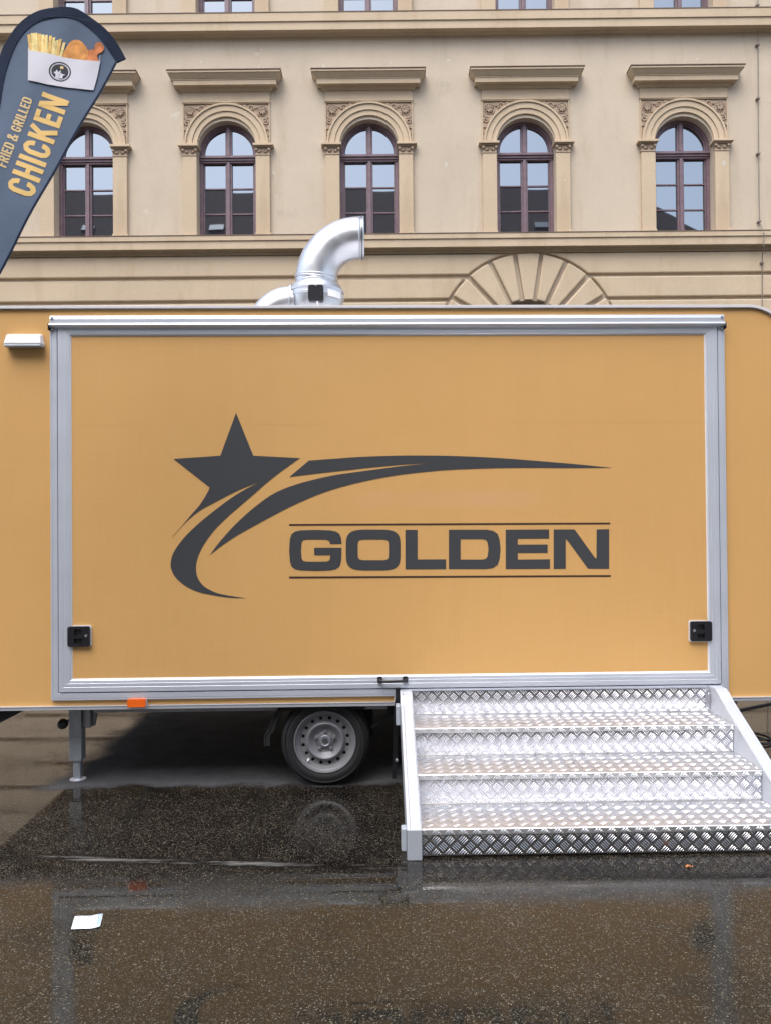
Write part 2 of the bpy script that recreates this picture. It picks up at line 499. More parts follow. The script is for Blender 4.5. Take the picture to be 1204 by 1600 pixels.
    def build(self, name, mats, parent=None, smooth=None, bevel=None, loc=None, kind=None):
        o = bpy.data.objects.new(name, self.mesh(name, mats, smooth))
        C.objects.link(o)
        if parent is not None:
            o.parent = parent
        if loc is not None:
            o.location = loc
        if bevel:
            bv = o.modifiers.new('edge', 'BEVEL')
            bv.width = bevel
            bv.segments = 2
            bv.limit_method = 'ANGLE'
            bv.angle_limit = R(35)
        if kind:
            o['kind'] = kind
        return o

def empty(name, loc=(0, 0, 0), rz=0.0, parent=None):
    o = bpy.data.objects.new(name, None)
    o.empty_display_size = 0.1
    C.objects.link(o)
    o.location = loc
    o.rotation_euler = (0, 0, rz)
    if parent is not None:
        o.parent = parent
    return o

def tag(o, label, cat, group=None, kind=None):
    o['label'] = label
    o['category'] = cat
    if group:
        o['group'] = group
    if kind:
        o['kind'] = kind
    return o

def copy_tree(o, parent=None):
    c = o.copy()
    C.objects.link(c)
    c.parent = parent
    for ch in list(o.children):
        copy_tree(ch, c)
    return c

def arc(cx, cz, r, a0, a1, n):
    return [(cx + r * math.cos(R(a0 + (a1 - a0) * i / n)), cz + r * math.sin(R(a0 + (a1 - a0) * i / n))) for i in range(n + 1)]

def rrect(x0, x1, z0, z1, r, n=5):
    return (arc(x1 - r, z0 + r, r, -90, 0, n) + arc(x1 - r, z1 - r, r, 0, 90, n) + arc(x0 + r, z1 - r, r, 90, 180, n) + arc(x0 + r, z0 + r, r, 180, 270, n))

# ================================================================== GROUND
g = MB()
g.add([(-70, -16, 0), (70, -16, 0), (70, 60, 0), (-70, 60, 0)], [(0, 1, 2, 3)])
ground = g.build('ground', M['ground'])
ground['kind'] = 'structure'

# ================================================================== FACADE BUILDING
BF = Frame((0, 14.6, 0), R(-0.22))
bld = empty('building', BF.loc, BF.rot)
tag(bld, 'beige plastered building with arched purple-brown windows behind the trailer', 'building')
def bz(py, px=602, y=0.0): return BF.at(px, py, y)[1]
def bx(px, py, y=0.0): return BF.at(px, py, y)[0]

SILL1 = bz(370.5)
SILL2 = bz(29.5)
RIN, SPR = 0.56, 1.705
cols = [bx(px, 290) for px in (133, 355, 577, 821, 1068)]
cols = [cols[0] - 2.85] + cols + [cols[-1] + 2.9]
WTOP = SILL2 + 4.6
WX0, WX1 = -13.5, 13.5

door_c = bx(824, 470)
door_z = bz(535, 824)
D_IN, D_OUT = 0.80, 1.72

def opening(cx, z0, grow=0.0, n=20):
    r = RIN + grow
    return [(cx - r, z0)] + [(cx + r, z0)] + arc(cx, z0 + SPR, r, 0, 180, n)

b = MB()
holes = [opening(cx, s) for s in (SILL1, SILL2) for cx in cols]
door_hole = [(door_c - D_IN, 0.02), (door_c + D_IN, 0.02)] + arc(door_c, door_z, D_IN, 0, 180, 20)
b.prism([[(WX0, 0), (WX1, 0), (WX1, WTOP), (WX0, WTOP)]] + holes + [door_hole], 0.0, 0.45)
b.build('wall', M['wall'], bld)
b = MB()
b.box(WX0, WX0 + 0.4, 0.46, 9.0, 0, WTOP)
b.box(WX1 - 0.4, WX1, 0.46, 9.0, 0, WTOP)
b.box(WX0 + 0.41, WX1 - 0.41, 1.2, 1.4, 0, WTOP)
b.box(WX0, WX1, 0.0, 9.0, WTOP + 0.62, WTOP + 0.7)
b.build('inner_wall', M['wall'], bld)

# window prototype, origin at the sill centre
def make_window():
    w = empty('window', (0, 0, 0), 0, bld)
    fr_y = 0.16                                   # front of the wooden frame behind the wall face
    f = MB()
    r1, r2 = RIN - 0.002, RIN - 0.065
    # outer casing
    outer = [(-r1, 0.0), (r1, 0.0)] + arc(0, SPR, r1, 0, 180, 24)
    inner = [(-r2, 0.055), (r2, 0.055)] + arc(0, SPR, r2, 0, 180, 24)
    f.prism([outer, inner], fr_y, fr_y + 0.12)
    # an inner step of the casing
    r3, r4 = r2 - 0.001, r2 - 0.028
    outer = [(-r3, 0.056), (r3, 0.056)] + arc(0, SPR, r3, 0, 180, 24)
    inner = [(-r4, 0.085), (r4, 0.085)] + arc(0, SPR, r4, 0, 180, 24)
    f.prism([outer, inner], fr_y + 0.03, fr_y + 0.10)
    # transom
    tz = 1.605
    f.box(-r1 + 0.01, r1 - 0.01, fr_y - 0.035, fr_y + 0.10, tz - 0.05, tz + 0.03)
    f.box(-r1 + 0.02, r1 - 0.02, fr_y - 0.060, fr_y - 0.036, tz - 0.005, tz + 0.028)
    f.box(-r1 + 0.02, r1 - 0.02, fr_y - 0.012, fr_y + 0.10, tz - 0.085, tz - 0.052)
    f.box(-r1 + 0.02, r1 - 0.02, fr_y - 0.012, fr_y + 0.10, tz + 0.032, tz + 0.062)
    # mullions
    f.box(-0.062, 0.062, fr_y + 0.012, fr_y + 0.10, 0.057, tz - 0.086)
    f.box(-0.026, 0.026, fr_y - 0.022, fr_y + 0.010, 0.057, tz - 0.088)
    f.box(-0.062, 0.062, fr_y + 0.012, fr_y + 0.10, tz + 0.064, SPR + r2 - 0.004)
    f.box(-0.028, 0.028, fr_y - 0.016, fr_y + 0.010, tz + 0.064, SPR + r2 - 0.006)
    f.build('frame', M['frame_wood'], w, bevel=0.006)
    # panes: three rows in two columns, two in the arch
    zs = [0.086, 0.545, 1.035, tz - 0.087]
    for s in (-1, 1):
        for k in range(3):
            p = MB()
            xa, xb = (0.063, r4 + 0.01)
            x0, x1 = (xa, xb) if s > 0 else (-xb, -xa)
            p.box(x0, x1, fr_y + 0.060, fr_y + 0.066, zs[k] + (0.012 if k else 0), zs[k + 1] - (0.012 if k < 2 else 0))
            o = p.build('pane', M['glass'], w)
            o.rotation_euler = (R(rnd.uniform(-0.12, 0.12)), 0, R(rnd.uniform(-0.15, 0.15)))
            if k < 2:
                p = MB()
                p.box(x0, x1, fr_y + 0.035, fr_y + 0.070, zs[k + 1] - 0.0115, zs[k + 1] + 0.0115)
                p.build('glazing_bar', M['frame_wood'], w)
        p = MB()
        z0 = tz + 0.063
        a0 = math.degrees(math.asin((z0 - SPR) / (r4 + 0.008))) if abs(z0 - SPR) < r4 else 0
        a1 = math.degrees(math.acos(0.063 / (r4 + 0.008)))
        q = [(0.063, z0)] + arc(0, SPR, r4 + 0.008, a0, a1, 14)
        q = [(s * x, z) for x, z in q]
        p.prism([q], fr_y + 0.060, fr_y + 0.066)
        p.build('pane', M['glass'], w)
    # pilasters, capitals
    for s in (-1, 1):
        p = MB()
        def bb(xa, xb, y0, z0, z1, mb=p):
            x0, x1 = (xa, xb) if s > 0 else (-xb, -xa)
            mb.box(x0, x1, y0, 0.10, z0, z1)
        bb(0.562, 0.83, -0.075, 0.085, 1.555)
        bb(0.552, 0.855, -0.105, 0.0, 0.058)
        bb(0.557, 0.842, -0.09, 0.060, 0.083)
        p.build('pilaster', M['stone'], w, bevel=0.006)
        p = MB()
        bb(0.562, 0.84, -0.085, 1.557, 1.580, p)
        bb(0.565, 0.825, -0.072, 1.582, 1.700, p)
        for k in range(2):
            cx0 = 0.635 + 0.115 * k
            p.lathe([(0.0, -0.0), (0.020, 0.0), (0.038, 0.016), (0.030, -0.012), (0.042, 0.0), (0.042, 0.05)], 10, 'Y', (s * cx0, -0.088, 1.642))
        for k in (0.575, 0.818):
            p.lathe([(0.0, 0.0), (0.022, 0.0), (0.030, 0.012), (0.030, 0.06)], 10, 'Y', (s * k, -0.105, 1.668))
        bb(0.545, 0.865, -0.105, 1.700, 1.722, p)
        p.m = 1
        bb(0.520, 0.905, -0.140, 1.724, 1.766, p)
        p.build('capital', [M['ornament'], M['stone']], w, bevel=0.004)
    # arch moulding in three steps
    p = MB()
    for ra, rb, y in ((RIN + 0.001, RIN + 0.095, -0.035), (RIN + 0.097, RIN + 0.205, -0.055), (RIN + 0.207, RIN + 0.243, -0.078)):
        p.prism([arc(0, 1.768, ra, 0, 180, 36) + arc(0, 1.768, rb, 180, 0, 36)], y, 0.06)
    p.build('arch_moulding', M['stone'], w, bevel=0.008)
    # spandrels with a carved rosette and scrolls
    ZT, HX, RO = 2.575, 0.83, RIN + 0.245
    for s in (-1, 1):
        p = MB()
        q = [(HX - 0.02, ZT - 0.02), (0.16, ZT - 0.02)]
        q += [(x, z) for x, z in arc(0, 1.768, RO, 78, 14, 14)] + [(HX - 0.02, 1.768 + RO * math.sin(R(14)))]
        p.prism([[(s * x, z) for x, z in q]], -0.012, 0.05)
        # carved work
        def rosette(x, z, r):
            for i in range(9):
                a = 2 * PI * i / 9
                pts = [(s * (x + math.cos(a) * r * t), -0.014 - 0.022 * math.sin(PI * min(1, t)), z + math.sin(a) * r * t) for t in (0.15, 0.45, 0.75, 1.0)]
                p.tube(pts, [r * 0.12, r * 0.2, r * 0.24, r * 0.1], 6)
            p.lathe([(0.0, -0.03), (r * 0.18, -0.026), (r * 0.28, 0.0)], 10, 'Y', (s * x, -0.014, z))
            p.tube([(s * (x + r * 1.18 * math.cos(t * PI / 10)), -0.018, z + r * 1.18 * math.sin(t * PI / 10)) for t in range(-7, 14)], r * 0.10, 5)
        def scroll(x, z, r, a0, turn):
            pts = []
            for i in range(22):
                t = i / 21
                rr = r * (1 - 0.78 * t)
                a = a0 + turn * t * 2.6 * PI
                pts.append((s * (x + rr * math.cos(a)), -0.020, z + rr * math.sin(a)))
            p.tube(pts, [0.016] * 21 + [0.022], 5)
        rosette(0.690, 2.432, 0.082)
        scroll(0.465, 2.485, 0.066, -0.6, 1)
        scroll(0.352, 2.515, 0.034, 2.6, -1)
        scroll(0.745, 2.220, 0.062, 2.2, -1)
        scroll(0.775, 2.095, 0.032, -0.8, 1)
        scroll(0.60, 2.36, 0.030, 0.6, 1)
        scroll(0.56, 2.51, 0.026, 0.2, -1)
        scroll(0.775, 2.31, 0.026, 1.2, 1)
        p.build('spandrel', M['ornament'], w, smooth=40)
        # thin raised edge round the panel
        p = MB()
        x0, x1 = (HX - 0.018, HX)
        if s < 0: x0, x1 = -x1, -x0
        p.box(x0, x1, -0.035, 0.05, 1.77, ZT)
        p.build('panel_edge', M['stone'], w)
    p = MB()
    p.box(-HX, HX, -0.040, 0.05, ZT + 0.001, ZT + 0.018)
    p.box(-HX - 0.012, HX + 0.012, -0.050, 0.05, ZT + 0.019, ZT + 0.034)
    p.build('panel_ledge', M['stone'], w)
    p = MB()
    p.box(-HX, HX, -0.028, 0.05, ZT + 0.035, 2.86)
    p.build('frieze', M['stone'], w)
    # hood: cornice on a bed mould with mitred returns
    p = MB()
    def tier(half, proj, z0, z1, half2=None, proj2=None):
        h2, p2 = (half if half2 is None else half2), (proj if proj2 is None else proj2)
        p.add([(-half, -proj, z0), (half, -proj, z0), (half, 0.04, z0), (-half, 0.04, z0), (-h2, -p2, z1), (h2, -p2, z1), (h2, 0.04, z1), (-h2, 0.04, z1)],
              [(0, 1, 5, 4), (1, 2, 6, 5), (2, 3, 7, 6), (3, 0, 4, 7), (4, 5, 6, 7), (3, 2, 1, 0)])
    tier(0.86, 0.05, 2.800, 2.855, 0.90, 0.09)
    tier(0.975, 0.175, 2.857, 2.945)
    tier(0.985, 0.185, 2.947, 2.965)
    tier(0.990, 0.190, 2.967, 3.045, 1.055, 0.255)
    tier(1.065, 0.265, 3.047, 3.085)
    p.m = 1
    tier(1.078, 0.278, 3.087, 3.105)
    p.build('hood', [M['stone'], M['dark_stone']], w, bevel=0.004)
    return w

proto = make_window()
first = True
for srow in (SILL1, SILL2):
    for cx in cols:
        w = proto if first else copy_tree(proto, bld)
        first = False
        w.location = (cx, 0, srow)
    for ch in w.children:                      # no two panes hang quite alike
        if ch.name.startswith('pane') and 'panel' not in ch.name:
            ch.rotation_euler = (R(rnd.uniform(-0.10, 0.10)), 0, R(rnd.uniform(-0.3, 0.3)))

# pale patches where the paint has come off
M['bare'] = plaster('bare plaster', (0.62, 0.58, 0.50), False)
for px, py, w_, h_ in ((315, 97, 6, 4), (402, 84, 9, 6), (409, 78, 5, 4), (506, 103, 6, 9), (699, 95, 8, 7), (696, 257, 7, 11), (899, 253, 5, 7), (1088, 92, 6, 5), (896, 96, 3, 4), (428, 270, 6, 6), (503, 260, 4, 5), (404, 104, 3, 8), (1127, 258, 8, 10), (880, 284, 4, 3), (1070, 93, 3, 4), (610, 98, 3, 5), (760, 330, 9, 3), (455, 80, 3, 3)):
    x, z = BF.at(px, py)
    yo = -0.0025 if px not in (1127, 880) else -0.0775
    n_ = 13
    q = []
    for i in range(n_):
        t = 2 * PI * i / n_
        k_ = rnd.uniform(0.45, 1.1)
        q.append((x + w_ * 0.012 * 0.5 * k_ * math.cos(t), z + h_ * 0.012 * 0.5 * k_ * math.sin(t)))
    p = MB()
    p.prism([q], yo, yo + 0.02)
    p.build('bare_patch', M['bare'], bld)

# string courses
def course(ztop, zf0, zf1, zbot, name, proj=0.20):
    p = MB()
    prof = [(0.02, zbot), (-0.040, zbot), (-0.052, zbot + 0.018), (-0.045, zbot + 0.03), (-0.045, zbot + (zf0 - zbot) * 0.55), (-0.075, zbot + (zf0 - zbot) * 0.62),
            (-0.085, zf0 + 0.006), (-proj + 0.012, zf0 + 0.004), (-proj + 0.010, zf0), (-proj, zf0), (-proj, zf1), (-proj - 0.022, zf1 + 0.008), (-proj - 0.022, ztop - 0.012), (-0.02, ztop), (0.02, ztop)]
    p.extrude_x(prof, WX0 - 0.15, WX1 + 0.15)
    p.build(name, M['stone'], bld, bevel=0.003)
    p = MB()
    p.extrude_x([(0.01, ztop + 0.001), (-proj - 0.03, ztop - 0.010), (-proj - 0.03, ztop + 0.004), (0.01, ztop + 0.016)], WX0 - 0.16, WX1 + 0.16)
    p.build('ledge_flashing', M['dark_stone'], bld)
course(bz(371.5), bz(386.5, 602, -0.2), bz(374.5, 602, -0.2), bz(398), 'string_course')
course(bz(29), bz(45, 602, -0.2), bz(33, 602, -0.2), bz(57.5), 'string_course')

# eaves and roof above the picture
p = MB()
p.extrude_x([(0.02, WTOP - 0.35), (-0.08, WTOP - 0.35), (-0.12, WTOP - 0.1), (-0.35, WTOP), (-0.60, WTOP + 0.25), (-0.62, WTOP + 0.6), (0.02, WTOP + 0.6)], WX0 - 0.3, WX1 + 0.3)
p.build('eaves_cornice', M['stone'], bld)
p = MB()
p.extrude_x([(-0.66, WTOP + 0.72), (4.5, WTOP + 4.4), (9.4, WTOP + 0.72)], WX0 - 0.3, WX1 + 0.3)
p.build('roof', M['roof_tiles'], bld)

# rusticated ground floor: stone courses that stop at the arch, voussoirs round the doorway
band_top = bz(399.5)
pitch = (bz(399.5) - bz(473.5)) / 2
gap = 0.062
k = 0
z1 = band_top
RG = D_OUT
while z1 > 0.5:
    z0 = max(z1 - pitch + gap, 0.0)
    def edge(side):
        pts = []
        for i in range(9):
            z = z0 + (z1 - z0) * i / 8
            dz = z - door_z
            x = math.sqrt(max(RG * RG - dz * dz, 0.0)) if dz > 0 else RG * (1.0 if dz > -0.3 else 0.72)
            pts.append((door_c + side * x, z))
        return pts
    le, re = edge(-1), edge(1)
    for poly in ([(WX0, z0)] + le + [(WX0, z1)], [(WX1, z1)] + list(reversed(re)) + [(WX1, z0)]):
        p = MB()
        p.prism([poly], -0.062, 0.03)
        p.build('stone_course', M['stone'], bld, bevel=0.022)
    z1 -= pitch
# base course
p = MB()
p.box(WX0 - 0.05, door_c - 0.86, -0.12, 0.03, 0, 0.42)
p.box(door_c + 0.86, WX1 + 0.05, -0.12, 0.03, 0, 0.42)
p.build('plinth', M['dark_stone'], bld, bevel=0.02)
step = 17.0
a = -8.5 - step * 5
RV0, RV1 = D_IN + 0.001, D_OUT - 0.045
while a < 90:
    if a + step <= 95 and a >= -95:
        gi = math.degrees(0.040 / RV0)
        go = math.degrees(0.040 / RV1)
        q = []
        for i in range(7):
            t = (a + go) + (step - 2 * go) * i / 6
            q.append((door_c + RV1 * math.sin(R(t)), min(door_z + RV1 * math.cos(R(t)), band_top)))
        for i in range(5):
            t = (a + step - gi) - (step - 2 * gi) * i / 4
            q.append((door_c + RV0 * math.sin(R(t)), door_z + RV0 * math.cos(R(t))))
        p = MB()
        p.prism([q], -0.080, 0.03)
        p.build('voussoir', M['stone'], bld, bevel=0.026)
    a += step
p = MB()
for s in (-1, 1):
    p.box(door_c + s * 0.4 - 0.385, door_c + s * 0.4 + 0.385, 0.30, 0.36, 0.02, door_z - 0.03)
    for z0_, z1_ in ((0.25, 1.1), (1.25, 2.2), (2.35, door_z - 0.2)):
        p.box(door_c + s * 0.4 - 0.27, door_c + s * 0.4 + 0.27, 0.28, 0.305, z0_, z1_)
p.prism([[(door_c + 0.795 * math.cos(R(t)), door_z + 0.795 * math.sin(R(t))) for t in range(0, 181, 10)]], 0.31, 0.37)
p.build('door', M['door_wood'], bld, bevel=0.01)

# lightning conductor running down the front
cp = MB()
cpts = [(bx(px, py, -0.05), -0.05, bz(py, px, -0.05)) for px, py in ((1183, -180), (1183, 0), (1183.5, 90), (1184, 200), (1185, 320), (1186, 347))]
cpts += [(bx(px, py, -0.26), -0.26, bz(py, px, -0.26)) for px, py in ((1193, 366), (1192, 384))]
cpts += [(bx(px, py, -0.09), -0.09, bz(py, px, -0.09)) for px, py in ((1190, 402), (1190, 480))]
cpts += [(cpts[-1][0], -0.09, 0.5)]
cp.tube(cpts, 0.008, 6)
cond = cp.build('conductor_cable', M['cable_grey'], bld)
for px, py in ((1183, 8), (1183.5, 70), (1184, 154), (1184.5, 240), (1186, 346), (1190, 411)):
    cl = MB()
    y = -0.05 if py < 360 else -0.09
    x, z = BF.at(px, py, y)
    cl.box(x - 0.035, x + 0.025, y - 0.02, 0.01, z - 0.014, z + 0.014)
    cl.build('cable_clip', M['cable_grey'], cond)

# ================================================================== BUILDING ACROSS THE STREET (shows in the panes)
ob = empty('opposite_building', (0, -14, 0))
tag(ob, 'long beige house with dark tiled hipped roof mirrored in the window panes', 'building')
p = MB()
p.box(-45, 20.4, -9.5, -0.5, 0, 16.4)
p.build('wall', M['wall'], ob)
p = MB()
RZ, EZ = 22.5, 16.5
rv = [(-45, 0, EZ), (20.9, 0, EZ), (20.9, -9.6, EZ), (-45, -9.6, EZ), (-42, -4.8, RZ), (13.8, -4.8, RZ)]
p.add(rv, [(0, 1, 5, 4), (1, 2, 5), (2, 3, 4, 5), (3, 0, 4), (3, 2, 1, 0)])
roof2 = p.build('roof', M['roof_tiles'], ob)
rn = Vector((0, 4.8, RZ - EZ)).normalized()
for X, zz in ((-10.3, 19.1), (9.2, 19.1), (-18.0, 19.2), (10.6, 19.1), (-4.0, 18.7)):
    p = MB()
    t = (zz - EZ) / (RZ - EZ)
    up = Vector((0, -4.8, RZ - EZ)).normalized()
    o_ = Vector((X, -4.8 * t, zz)) + Vector((0, rn.z, rn.y)) * 0.0
    nrm = Vector((0, (RZ - EZ), 4.8)).normalized()
    vs = []
    for dn in (-0.05, 0.12):
        for sx, sz in ((-0.42, -0.26), (0.42, -0.26), (0.42, 0.26), (-0.42, 0.26)):
            vs.append(o_ + Vector((sx, 0, 0)) + up * sz + nrm * dn)
    p.add(vs, [(0, 1, 5, 4), (1, 2, 6, 5), (2, 3, 7, 6), (3, 0, 4, 7), (4, 5, 6, 7), (3, 2, 1, 0)])
    p.build('skylight', M['skylight'], ob)
for r_ in range(4):
    for c_ in range(-14, 7):
        p = MB()
        x = c_ * 2.9
        p.box(x - 0.55, x + 0.55, -0.52, -0.46, 1.6 + r_ * 3.8, 3.7 + r_ * 3.8)
        p.build('window', M['glass'], ob)

# ================================================================== TRAILER
tr = empty('food_trailer', TF.loc, TF.rot)
tag(tr, 'golden food trailer with closed serving hatch and dark shooting star logo', 'food trailer')
def tx(px, py=800, y=0.0): return TF.at(px, py, y)[0]
def tz(py, px=602, y=0.0): return TF.at(px, py, y)[1]
def tp(px, py, y=0.0): return TF.at(px, py, y)

TX0, TX1 = tx(-62), tx(1239)
TZ0, TZ1 = tz(1099.5), tz(480.0)
DEPTH = 2.10
RC = 0.26
def body_outline(g_=0.0, r=RC):
    x0, x1, z0, z1 = TX0 - g_, TX1 + g_, TZ0, TZ1 + g_
    r = r + g_
    return [(x0, z0), (x1, z0)] + arc(x1 - r, z1 - r, r, 0, 90, 14) + arc(x0 + 0.12, z1 - 0.12, 0.12, 90, 180, 6)
p = MB()
p.prism([body_outline()], 0.0, DEPTH)
p.build('body', M['gold'], tr)
# bright edge trim round the top and sides
p = MB()
o1 = body_outline(0.008)
o2 = body_outline(-0.008)
o1 = o1[1:] + o1[:1]
o2 = o2[1:] + o2[:1]
p.prism([o1 + list(reversed(o2))], -0.016, 0.03)
p.build('edge_trim', M['white_trim'], tr, bevel=0.004)
p = MB()
p.prism([body_outline(0.004)[1:] + body_outline(0.004)[:1] + list(reversed(body_outline(-0.011)[1:] + body_outline(-0.011)[:1]))], -0.006, 0.02)
p.build('trim_seal', M['chassis'], tr)
p = MB()
ro, ri = body_outline(0.010)[2:], body_outline(0.001)[2:]
p.prism([ro + list(reversed(ri))], 0.032, DEPTH + 0.01)
p.build('roof', M['white_trim'], tr)
# bottom rail
rx_end = tx(615, 1098)
for xa, xb in ((TX0 - 0.005, rx_end), (tx(1104, 1095), TX1 + 0.005)):
    p = MB()
    p.box(xa, xb, -0.014, 0.04, tz(1102), tz(1097.0))
    p.box(xa, xb, -0.018, 0.03, tz(1097.0) + 0.0005, tz(1097.0) + 0.004)
    p.build('bottom_rail', M['alu_bright'], tr, bevel=0.002)
p = MB()
p.box(rx_end + 0.001, rx_end + 0.012, -0.016, 0.03, tz(1102), tz(1086))
p.build('skirt_end_cap', M['white_trim'], tr, bevel=0.002)

# fixed hatch frame
fx0, fx1 = tx(79, 800, -0.02), tx(1134.6, 800, -0.02)
fz0, fz1 = tz(1088, 602, -0.02), tz(497, 602, -0.02)
fw = 0.0405
p = MB()
p.rect_ring(fx0, fx1, fz0, fz1, [(0, 0.001), (0, -0.018), (0.002, -0.020), (0.009, -0.020), (0.010, -0.0175), (0.012, -0.0175), (0.013, -0.0205), (fw - 0.002, -0.0205), (fw, -0.018), (fw, 0.001)])
p.build('hatch_surround', M['alu'], tr)
p = MB()
p.box(fx0 + fw + 0.0005, fx1 - fw - 0.0005, -0.004, 0.002, fz0 + fw, fz1 - fw)
p.build('hatch_seal', M['black_plastic'], tr)

# the hatch itself
hy = -0.012
hx0, hx1 = fx0 + fw + 0.005, fx1 - fw - 0.005
hz0, hz1 = fz0 + fw + 0.006, tz(506, 602, -0.02)
hatch = MB()
qx0, qx1 = tx(111.3, 800, hy), tx(1103.7, 800, hy)
qz0, qz1 = tz(1056, 602, hy), tz(523, 602, hy)
seam = tz(662, 602, hy)
hatch.box(qx0 - 0.01, qx1 + 0.01, hy, -0.005, qz0 - 0.01, seam - 0.0012)
hatch.box(qx0 - 0.01, qx1 + 0.01, hy, -0.005, seam + 0.0012, qz1 + 0.01)
hatch.box(qx0 + 0.006, qx1 - 0.006, hy - 0.00035, -0.005, seam - 0.0012, seam + 0.0012)
hatch = hatch.build('hatch', M['gold'], tr)
bw = qx0 - hx0
p = MB()
def ring4(x0, x1, z0, z1, wl, wr, wb, wt, prof):
    """Frame with its own width on each side: profile in (fraction, y)."""
    k = len(prof)
    vs, fs = [], []
    for sx, sz in ((0, 0), (1, 0), (1, 1), (0, 1)):
        for d, y in prof:
            vs.append(((x1 - d * wr) if sx else (x0 + d * wl), y, (z1 - d * wt) if sz else (z0 + d * wb)))
    for c in range(4):
        e = (c + 1) % 4
        for q in range(k):
            r_ = (q + 1) % k
            fs.append((c * k + q, e * k + q, e * k + r_, c * k + r_))
    p.add(vs, fs)
ring4(hx0, hx1, hz0, hz1, qx0 - hx0, hx1 - qx1, qz0 - hz0, hz1 - qz1,
      [(0, -0.004), (0, -0.022), (0.04, -0.025), (0.40, -0.025), (0.42, -0.0235), (0.45, -0.0235), (0.47, -0.0245), (0.70, -0.0245), (0.72, -0.0230), (0.75, -0.0230), (0.77, -0.024), (0.95, -0.0225), (1.0, -0.019), (1.0, -0.004)])
p.build('hatch_border', M['alu'], hatch)
p = MB()
p.rect_ring(qx0 - 0.001, qx1 + 0.001, qz0 - 0.001, qz1 + 0.001, [(0, -0.011), (0, -0.0165), (0.0045, -0.0165), (0.0075, -0.0128), (0.0075, -0.011)])
p.build('edge_bead', M['white_trim'], hatch)

# hinge rail over the hatch
p = MB()
xa, xb = tx(77.5, 500, -0.035), tx(1131.2, 500, -0.035)
za, zb, zc, zd = tz(511.5, 602, -0.03), tz(507.5, 602, -0.04), tz(504, 602, -0.04), tz(491.5, 602, -0.03)
prof = [(-0.001, za + 0.008), (-0.018, za), (-0.030, za + 0.001), (-0.046, zb - 0.003), (-0.048, zb + 0.003), (-0.044, zc - 0.002), (-0.036, zc), (-0.033, zc + 0.003),
        (-0.032, (zc + zd) / 2 - 0.002), (-0.030, (zc + zd) / 2), (-0.032, (zc + zd) / 2 + 0.002), (-0.026, zd - 0.004), (-0.020, zd), (-0.001, zd + 0.002)]
p.extrude_x(prof, xa, xb)
rail = p.build('hinge_rail', M['alu_bright'], tr)
for sgn, x in ((1, xa), (-1, xb)):
    for z in (zd - 0.018, za - 0.006):
        s = MB()
        xx = x + sgn * 0.013
        s.lathe([(0, -0.006), (0.005, -0.006), (0.009, -0.001), (0.009, 0.03)], 12, 'Y', (xx, -0.033 if z > zb else -0.028, z))
        s.build('screw', M['steel'], rail, smooth=40)
    s = MB()
    s.box(x - sgn * 0.004 if sgn > 0 else x, x if sgn > 0 else x - sgn * 0.004, -0.049, -0.001, za - 0.014, zb + 0.012)
    s.build('end_cap', M['black_plastic'], rail)

# ---------------------------------------------------------------- logo on the hatch
def Z7(u, v): return (240 + u / 3.344, 630 + v / 3.344)
def Z8(u, v): return (430 + u / 2.2296, 690 + v / 2.2296)
def Z3(u, v): return (440 + u / 4.3, 810 + v / 4.3)
LY0, LY1 = hy - 0.0016, hy + 0.002
def smooth_path(pts, n=4):
    """Catmull-Rom through the points (open)."""
    out = []
    for i in range(len(pts) - 1):
        p0 = pts[max(i - 1, 0)]; p1 = pts[i]; p2 = pts[i + 1]; p3 = pts[min(i + 2, len(pts) - 1)]
        for k in range(n):
            t = k / n
            out.append(tuple(0.5 * ((2 * p1[j]) + (-p0[j] + p2[j]) * t + (2 * p0[j] - 5 * p1[j] + 4 * p2[j] - p3[j]) * t * t + (-p0[j] + 3 * p1[j] - 3 * p2[j] + p3[j]) * t ** 3) for j in (0, 1)))
    out.append(tuple(pts[-1]))
    return out
def decal(name, loops, mat, parent=hatch, y0=LY0, y1=LY1):
    p = MB()
    p.prism([[TF.at(px, py, y0) for px, py in l] for l in loops], y0, y1)
    return p.build(name, mat, parent)

right_side = smooth_path([(765, 287), (680, 348), (600, 410), (520, 480), (450, 540), (390, 592), (320, 662), (268, 732), (236, 795), (223, 850), (229, 905), (255, 948), (300, 978), (360, 999), (480, 1018)])
left_side = smooth_path([(480, 1018), (400, 1016), (320, 1005), (230, 985), (160, 950), (112, 905), (92, 862), (91, 830), (101, 790), (127, 745), (172, 690), (240, 625), (320, 560), (400, 500), (480, 450), (562, 408)])
sliver = smooth_path([(562, 408), (480, 440), (400, 477), (300, 530), (250, 557), (200, 594), (150, 642), (97, 701)])
tail = smooth_path([(97, 701), (150, 640), (200, 580), (240, 534), (275, 480), (295, 441)])
star = [(432, 50), (522, 274)] + right_side + left_side[1:] + sliver[1:] + tail[1:] + [(105, 291), (350, 274)]
decal('star_emblem', [[Z7(*q) for q in star]], M['logo'])
up1 = smooth_path([Z8(*q) for q in ((118, 66), (200, 60), (300, 53), (420, 49), (520, 48.5), (620, 50), (720, 54), (820, 60), (920, 68), (1050, 79), (1169, 91))])
lo1 = smooth_path([Z8(*q) for q in ((1169, 91), (1050, 92), (920, 91.5), (800, 92), (700, 94.5), (600, 99), (500, 108), (400, 121))] + [Z7(*q) for q in ((1050, 420), (900, 463), (760, 520), (640, 580), (520, 645), (440, 690), (370, 736), (295, 793))])
lo2 = smooth_path([Z7(*q) for q in ((295, 793), (350, 720), (430, 632), (520, 550), (620, 477), (720, 433), (830, 401), (950, 375), (1100, 354))] + [Z8(*q) for q in ((379, 93), (450, 84), (548, 75))])
up2 = smooth_path([Z8(*q) for q in ((548, 75), (450, 80), (350, 89), (250, 100), (150, 111), (50, 123))])
